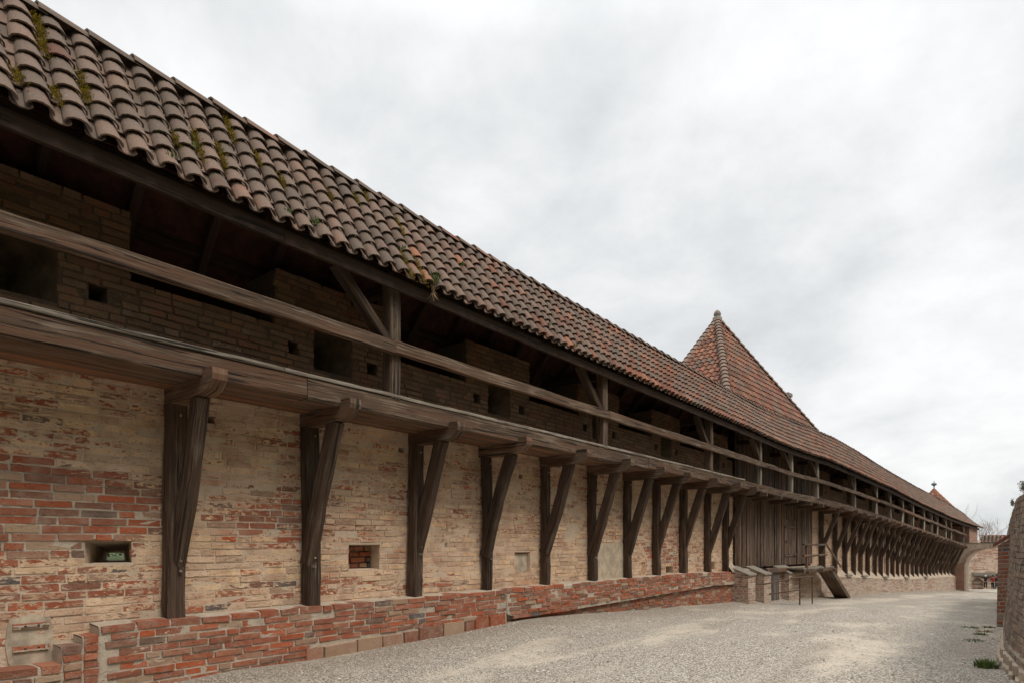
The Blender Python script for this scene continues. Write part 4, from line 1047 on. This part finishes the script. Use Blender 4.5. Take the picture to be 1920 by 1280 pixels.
def branch(m,p,d,L,r,depth,rng):
    n=5; pts=[p]; dd=d.copy()
    for i in range(n):
        dd=(dd+Vector((rng.uniform(-.18,.18),rng.uniform(-.18,.18),rng.uniform(-.08,.16)))).normalized(); pts.append(pts[-1]+dd*L/n)
    m.sweep(pts,r*2,r*2,up=Vector((.31,.52,.8)).normalized(),jit=0,ch=.29,taper=(1,.55))
    if depth>0:
        for k in range(rng.randint(3,4)):
            i=rng.randint(2,n); a=rng.uniform(0,6.28); side=Vector((math.cos(a),math.sin(a),rng.uniform(.2,.9))).normalized()
            branch(m,pts[i],(dd*.6+side*.75).normalized(),L*rng.uniform(.55,.78),r*.58,depth-1,rng)
for (x,y,hh,lab,sd_) in ((66.5,96,6.2,'bare leafless tree above the arch, left one of two',3),(72.2,98,6.0,'bare leafless tree above the red capped buttress, right one of two',9)):
    t=thing('bare_tree',lab,'tree',(x,y,-4),'bare trees beyond the arch'); rng=random.Random(sd_)
    m=MB(); m.sweep([Vector((x,y,-4+i*1.0)) for i in range(5)],.34,.34,jit=.02,taper=(1,.7)); m.build('trunk',M_bark,t)
    m=MB()
    for k in range(5):
        a=k*math.tau/5+rng.uniform(-.3,.3); branch(m,Vector((x,y,-1.5+rng.uniform(0,1.5))),Vector((math.cos(a)*.55,math.sin(a)*.55,.8)).normalized(),hh*.62,.055,3,rng)
    m.build('crown',M_bark,t)
# sprigs growing from the wall top
for (t,n_,hgt,lab) in ((10.1,-.22,.17,'leafy twig sprouting from the top of the right wall, nearest the camera'),(13.0,-.13,.09,'small sprig on the right wall top above the red capped buttress')):
    tw=thing('wall_sprig',lab,'plant',RP_(t,n_,.64)); m=MB(); lf=MB(); rng=random.Random(int(t*10))
    for k in range(9):
        p=RP_(t+rng.uniform(-.10,.16),n_,.62); d=(rn*rng.uniform(.0,.5)+rd*rng.uniform(-.4,.4)+Vector((0,0,1))).normalized(); L=hgt*rng.uniform(.5,1.1)
        pts=[p+d*L*i/4+Vector((rng.uniform(-.01,.01),rng.uniform(-.01,.01),0)) for i in range(5)]; m.sweep(pts,.006,.006,jit=0,up=rd)
        for q in pts[2:]:
            for _ in range(5):
                a=Vector((rng.uniform(-1,1),rng.uniform(-1,1),rng.uniform(-.4,1))).normalized(); b=a.cross(Vector((.3,.2,.9))).normalized(); z=rng.uniform(.012,.024); c=rng.random()
                e=q+a*.015; lf.face([e-b*z*.4,e+a*z,e+b*z*.4,e-a*z*.3],[(0,0)]*4,(c,c,c))
    m.build('stem',M_bark,tw); lf.build('leaves',M_leaf,tw)
m=MB(); rows=[];uvs=[]
for i in range(-14,12):
    t=i*4.0; rows.append([RP_(t,n,z+.3*hsh(t*.1,n*.3)) for n,z in ((-3.2,-.3),(-4,1.5),(-6,5.0),(-9,9.5),(-13,12.5),(-24,14.0),(-60,15))]); uvs.append([(t,j) for j in range(7)])
m.grid(rows,uvs,smooth=True); m.build('sky_blocking_hill',M_lawn,kind='structure')  # unseen hill, added to block low sky and darken the gallery
# buttress with the sloped red cap
bu=thing('brick_buttress','narrow red brick buttress with a sloped red cap against the right wall','buttress',RP_(18.2,.0,-1.9))
m=MB(); t0=18.1
def bp(t,n,z): return RP_(t,n,z)
g_=gz(18.1)-.2; t1=18.75; nl,nr=.09,-.40
a=[bp(t0,nl+.03,g_),bp(t0,nr,g_),bp(t0,nr,.31),bp(t0,nl,-.03)]; b=[bp(t1,nl+.03,g_),bp(t1,nr,g_),bp(t1,nr,.31),bp(t1,nl,-.03)]
m.face(a,[(0,0),(.55,0),(.55,2.3),(0,2.0)]); m.face(b[::-1],[(0,2.0),(.55,2.3),(.55,0),(0,0)]); 
m.face([b[0],a[0],a[3],b[3]],[(0,0),(.65,0),(.65,2),(0,2)])
m.build('shaft',M_buttress,bu)
m=MB(); q=[(nl+.09,-.06),(nr+.02,.36)]
v0=[bp(t0-.06,q[0][0],q[0][1]),bp(t1+.05,q[0][0],q[0][1]),bp(t1+.05,q[1][0],q[1][1]),bp(t0-.06,q[1][0],q[1][1])]; v1=[p+Vector((0,0,.075)) for p in v0]
m.face(v1); m.face(v0[::-1])
for i in range(4): m.face([v0[i],v0[(i+1)%4],v1[(i+1)%4],v1[i]])
M_cap=plain('dull red painted cap',(.20,.06,.045),.7,.2,10); m.build('sloped_cap',M_cap,bu)
# weeds on the gravel
for i,(t,n,w,h,lab) in enumerate(((10.1,.17,.14,.10,'lush green grass clump nearest the camera at the foot of the right wall'),(13.6,.40,.20,.05,'thin flat weed streak below the buttress foot on gravel, nearest of the three'),(15.3,.34,.13,.05,'small sparse weed on gravel, second from the buttress foot'),(17.2,.52,.22,.05,'flat green weed patch on gravel left of the buttress foot'),(17.6,.24,.12,.06,'small dark weed tucked against the buttress foot'),(16.3,.3,.2,.04,'dry brownish weeds beside the buttress foot'))):
    tuft(RP_(t,n,gz(t)-.01),200 if i==0 else 110,h,w,M_grass if i!=5 else M_dry,'grass_clump',None,lab=lab,w=.007)
# shrub seen through the loophole
sh=thing('garden_shrub','dark green shrub glimpsed through the see-through loophole','shrub',P(6,-9,-.6)); m=MB(); rng=random.Random(4)
for k in range(2500):
    a=Vector((rng.gauss(0,1.6),rng.gauss(0,1.0),rng.gauss(.9,.6)))+P(6.2,-9.5,-.45); b=Vector((rng.uniform(-1,1),rng.uniform(-1,1),rng.uniform(-1,1))).normalized(); c=b.cross(Vector((.2,.5,.8))).normalized(); z=rng.uniform(.05,.12); q=rng.random()
    m.face([a-c*z*.5,a+b*z,a+c*z*.5],[(0,0)]*3,(q,q,q))
m.build('foliage',M_leaf,sh)

# ---------------------------------------------------------------- people
def skin(name,joints,edges,mat,parent,sub=2):
    me=bpy.data.meshes.new(name); me.from_pydata([j[0] for j in joints],edges,[]); me.materials.append(mat)
    o=bpy.data.objects.new(name,me); COL.objects.link(o)
    mo=o.modifiers.new('skin','SKIN'); mo.use_smooth_shade=True
    for i,j in enumerate(joints):
        sv=me.skin_vertices[0].data[i]; sv.radius=(j[1],j[2] if len(j)>2 else j[1]); sv.use_root=(i==0)
    s=o.modifiers.new('sub','SUBSURF'); s.levels=sub; s.render_levels=sub
    if parent: o.parent=parent
    return o
def person(x,y,zg,rot,hgt,arms,jm,tm,hm,label,stride=.0):
    t=thing('person',label,'person',(x,y,zg)); t.rotation_euler=(0,0,rot); k=hgt/1.75; t.scale=(k,k,k)
    # +Y is the way the person faces
    J=[((0,0,.95),.13,.11),((0,0,1.12),.125,.10),((0,0,1.33),.15,.10),((0,.0,1.45),.07,.07),((0,.01,1.53),.055,.055),((0,.03,1.63),.085,.10),((0,.02,1.72),.07,.085)]
    E=[(0,1),(1,2),(2,3),(3,4),(4,5),(5,6)]
    for sg in (-1,1):
        f=stride*sg
        b=len(J); J+=[((sg*.09,0,.88),.09),((sg*.10,f*.5+.02,.50),.062),((sg*.105,f,.08),.042),((sg*.115,f+.13,.035),.036)]; E+=[(0,b),(b,b+1),(b+1,b+2),(b+2,b+3)]
        b=len(J); s0=(sg*.19,0,1.40); el,ha=arms
        J+=[(s0,.06),((sg*el[0],el[1],el[2]),.043),((sg*ha[0],ha[1],ha[2]),.030),((sg*(ha[0]-.03),ha[1]+.02,ha[2]+.07),.026)]; E+=[(2,b),(b,b+1),(b+1,b+2),(b+2,b+3)]
    body=skin('body',J,E,M_skin,t)
    jk=[((0,0,.86),.17,.135),((0,0,1.0),.165,.135),((0,0,1.2),.165,.125),((0,0,1.38),.17,.115),((0,0,1.46),.09,.085)]; je=[(0,1),(1,2),(2,3),(3,4)]
    for sg in (-1,1):
        b=len(jk); el,ha=arms
        jk+=[((sg*.2,0,1.40),.078),((sg*el[0],el[1],el[2]),.06),((sg*(el[0]*.15+ha[0]*.85),el[1]*.15+ha[1]*.85,el[2]*.15+ha[2]*.85),.048)]; je+=[(3,b),(b,b+1),(b+1,b+2)]
    skin('jacket',jk,je,jm,t)
    tj=[((0,0,.92),.15,.12)];te=[]
    for sg in (-1,1):
        f=stride*sg; b=len(tj); tj+=[((sg*.09,0,.80),.10),((sg*.10,f*.5+.02,.5),.078),((sg*.105,f,.10),.062)]; te+=[(0,b),(b,b+1),(b+1,b+2)]
    skin('trousers',tj,te,tm,t)
    skin('hair',[((0,-.01,1.66),.10,.105),((0,.0,1.74),.085,.095),((0,-.03,1.60),.075,.07)],[(0,1),(0,2)],hm,t)
    for sg in (-1,1):
        f=stride*sg; skin('shoe',[((sg*.105,f-.03,.045),.05,.045),((sg*.112,f+.08,.04),.048,.04),((sg*.117,f+.17,.03),.035,.03)],[(0,1),(1,2)],M_hair,t)
    return t
def onray(px,Z): return (px-960)/1187*Z
person(onray(1848,78),78,ZE-82*78/1187,-.64,1.66,((.46,-.02,1.42),(.20,-.05,1.40)),M_black,M_trouser,M_white,'white haired person in black with elbows raised, standing beyond the arch')
person(onray(1861.5,75.5),75.5,ZE-83.5*75.5/1187,-.3,1.66,((.26,0,1.12),(.24,.12,.9)),M_red,M_trouser,M_hair,'person in a red jacket standing between two others beyond the arch',.08)
person(onray(1868.5,72),72,ZE-85.5*72/1187,.9,1.80,((.27,0,1.14),(.25,.10,.90)),M_navy,M_jeans,M_hair,'person in navy jacket and blue jeans half hidden by the buttress',.14)
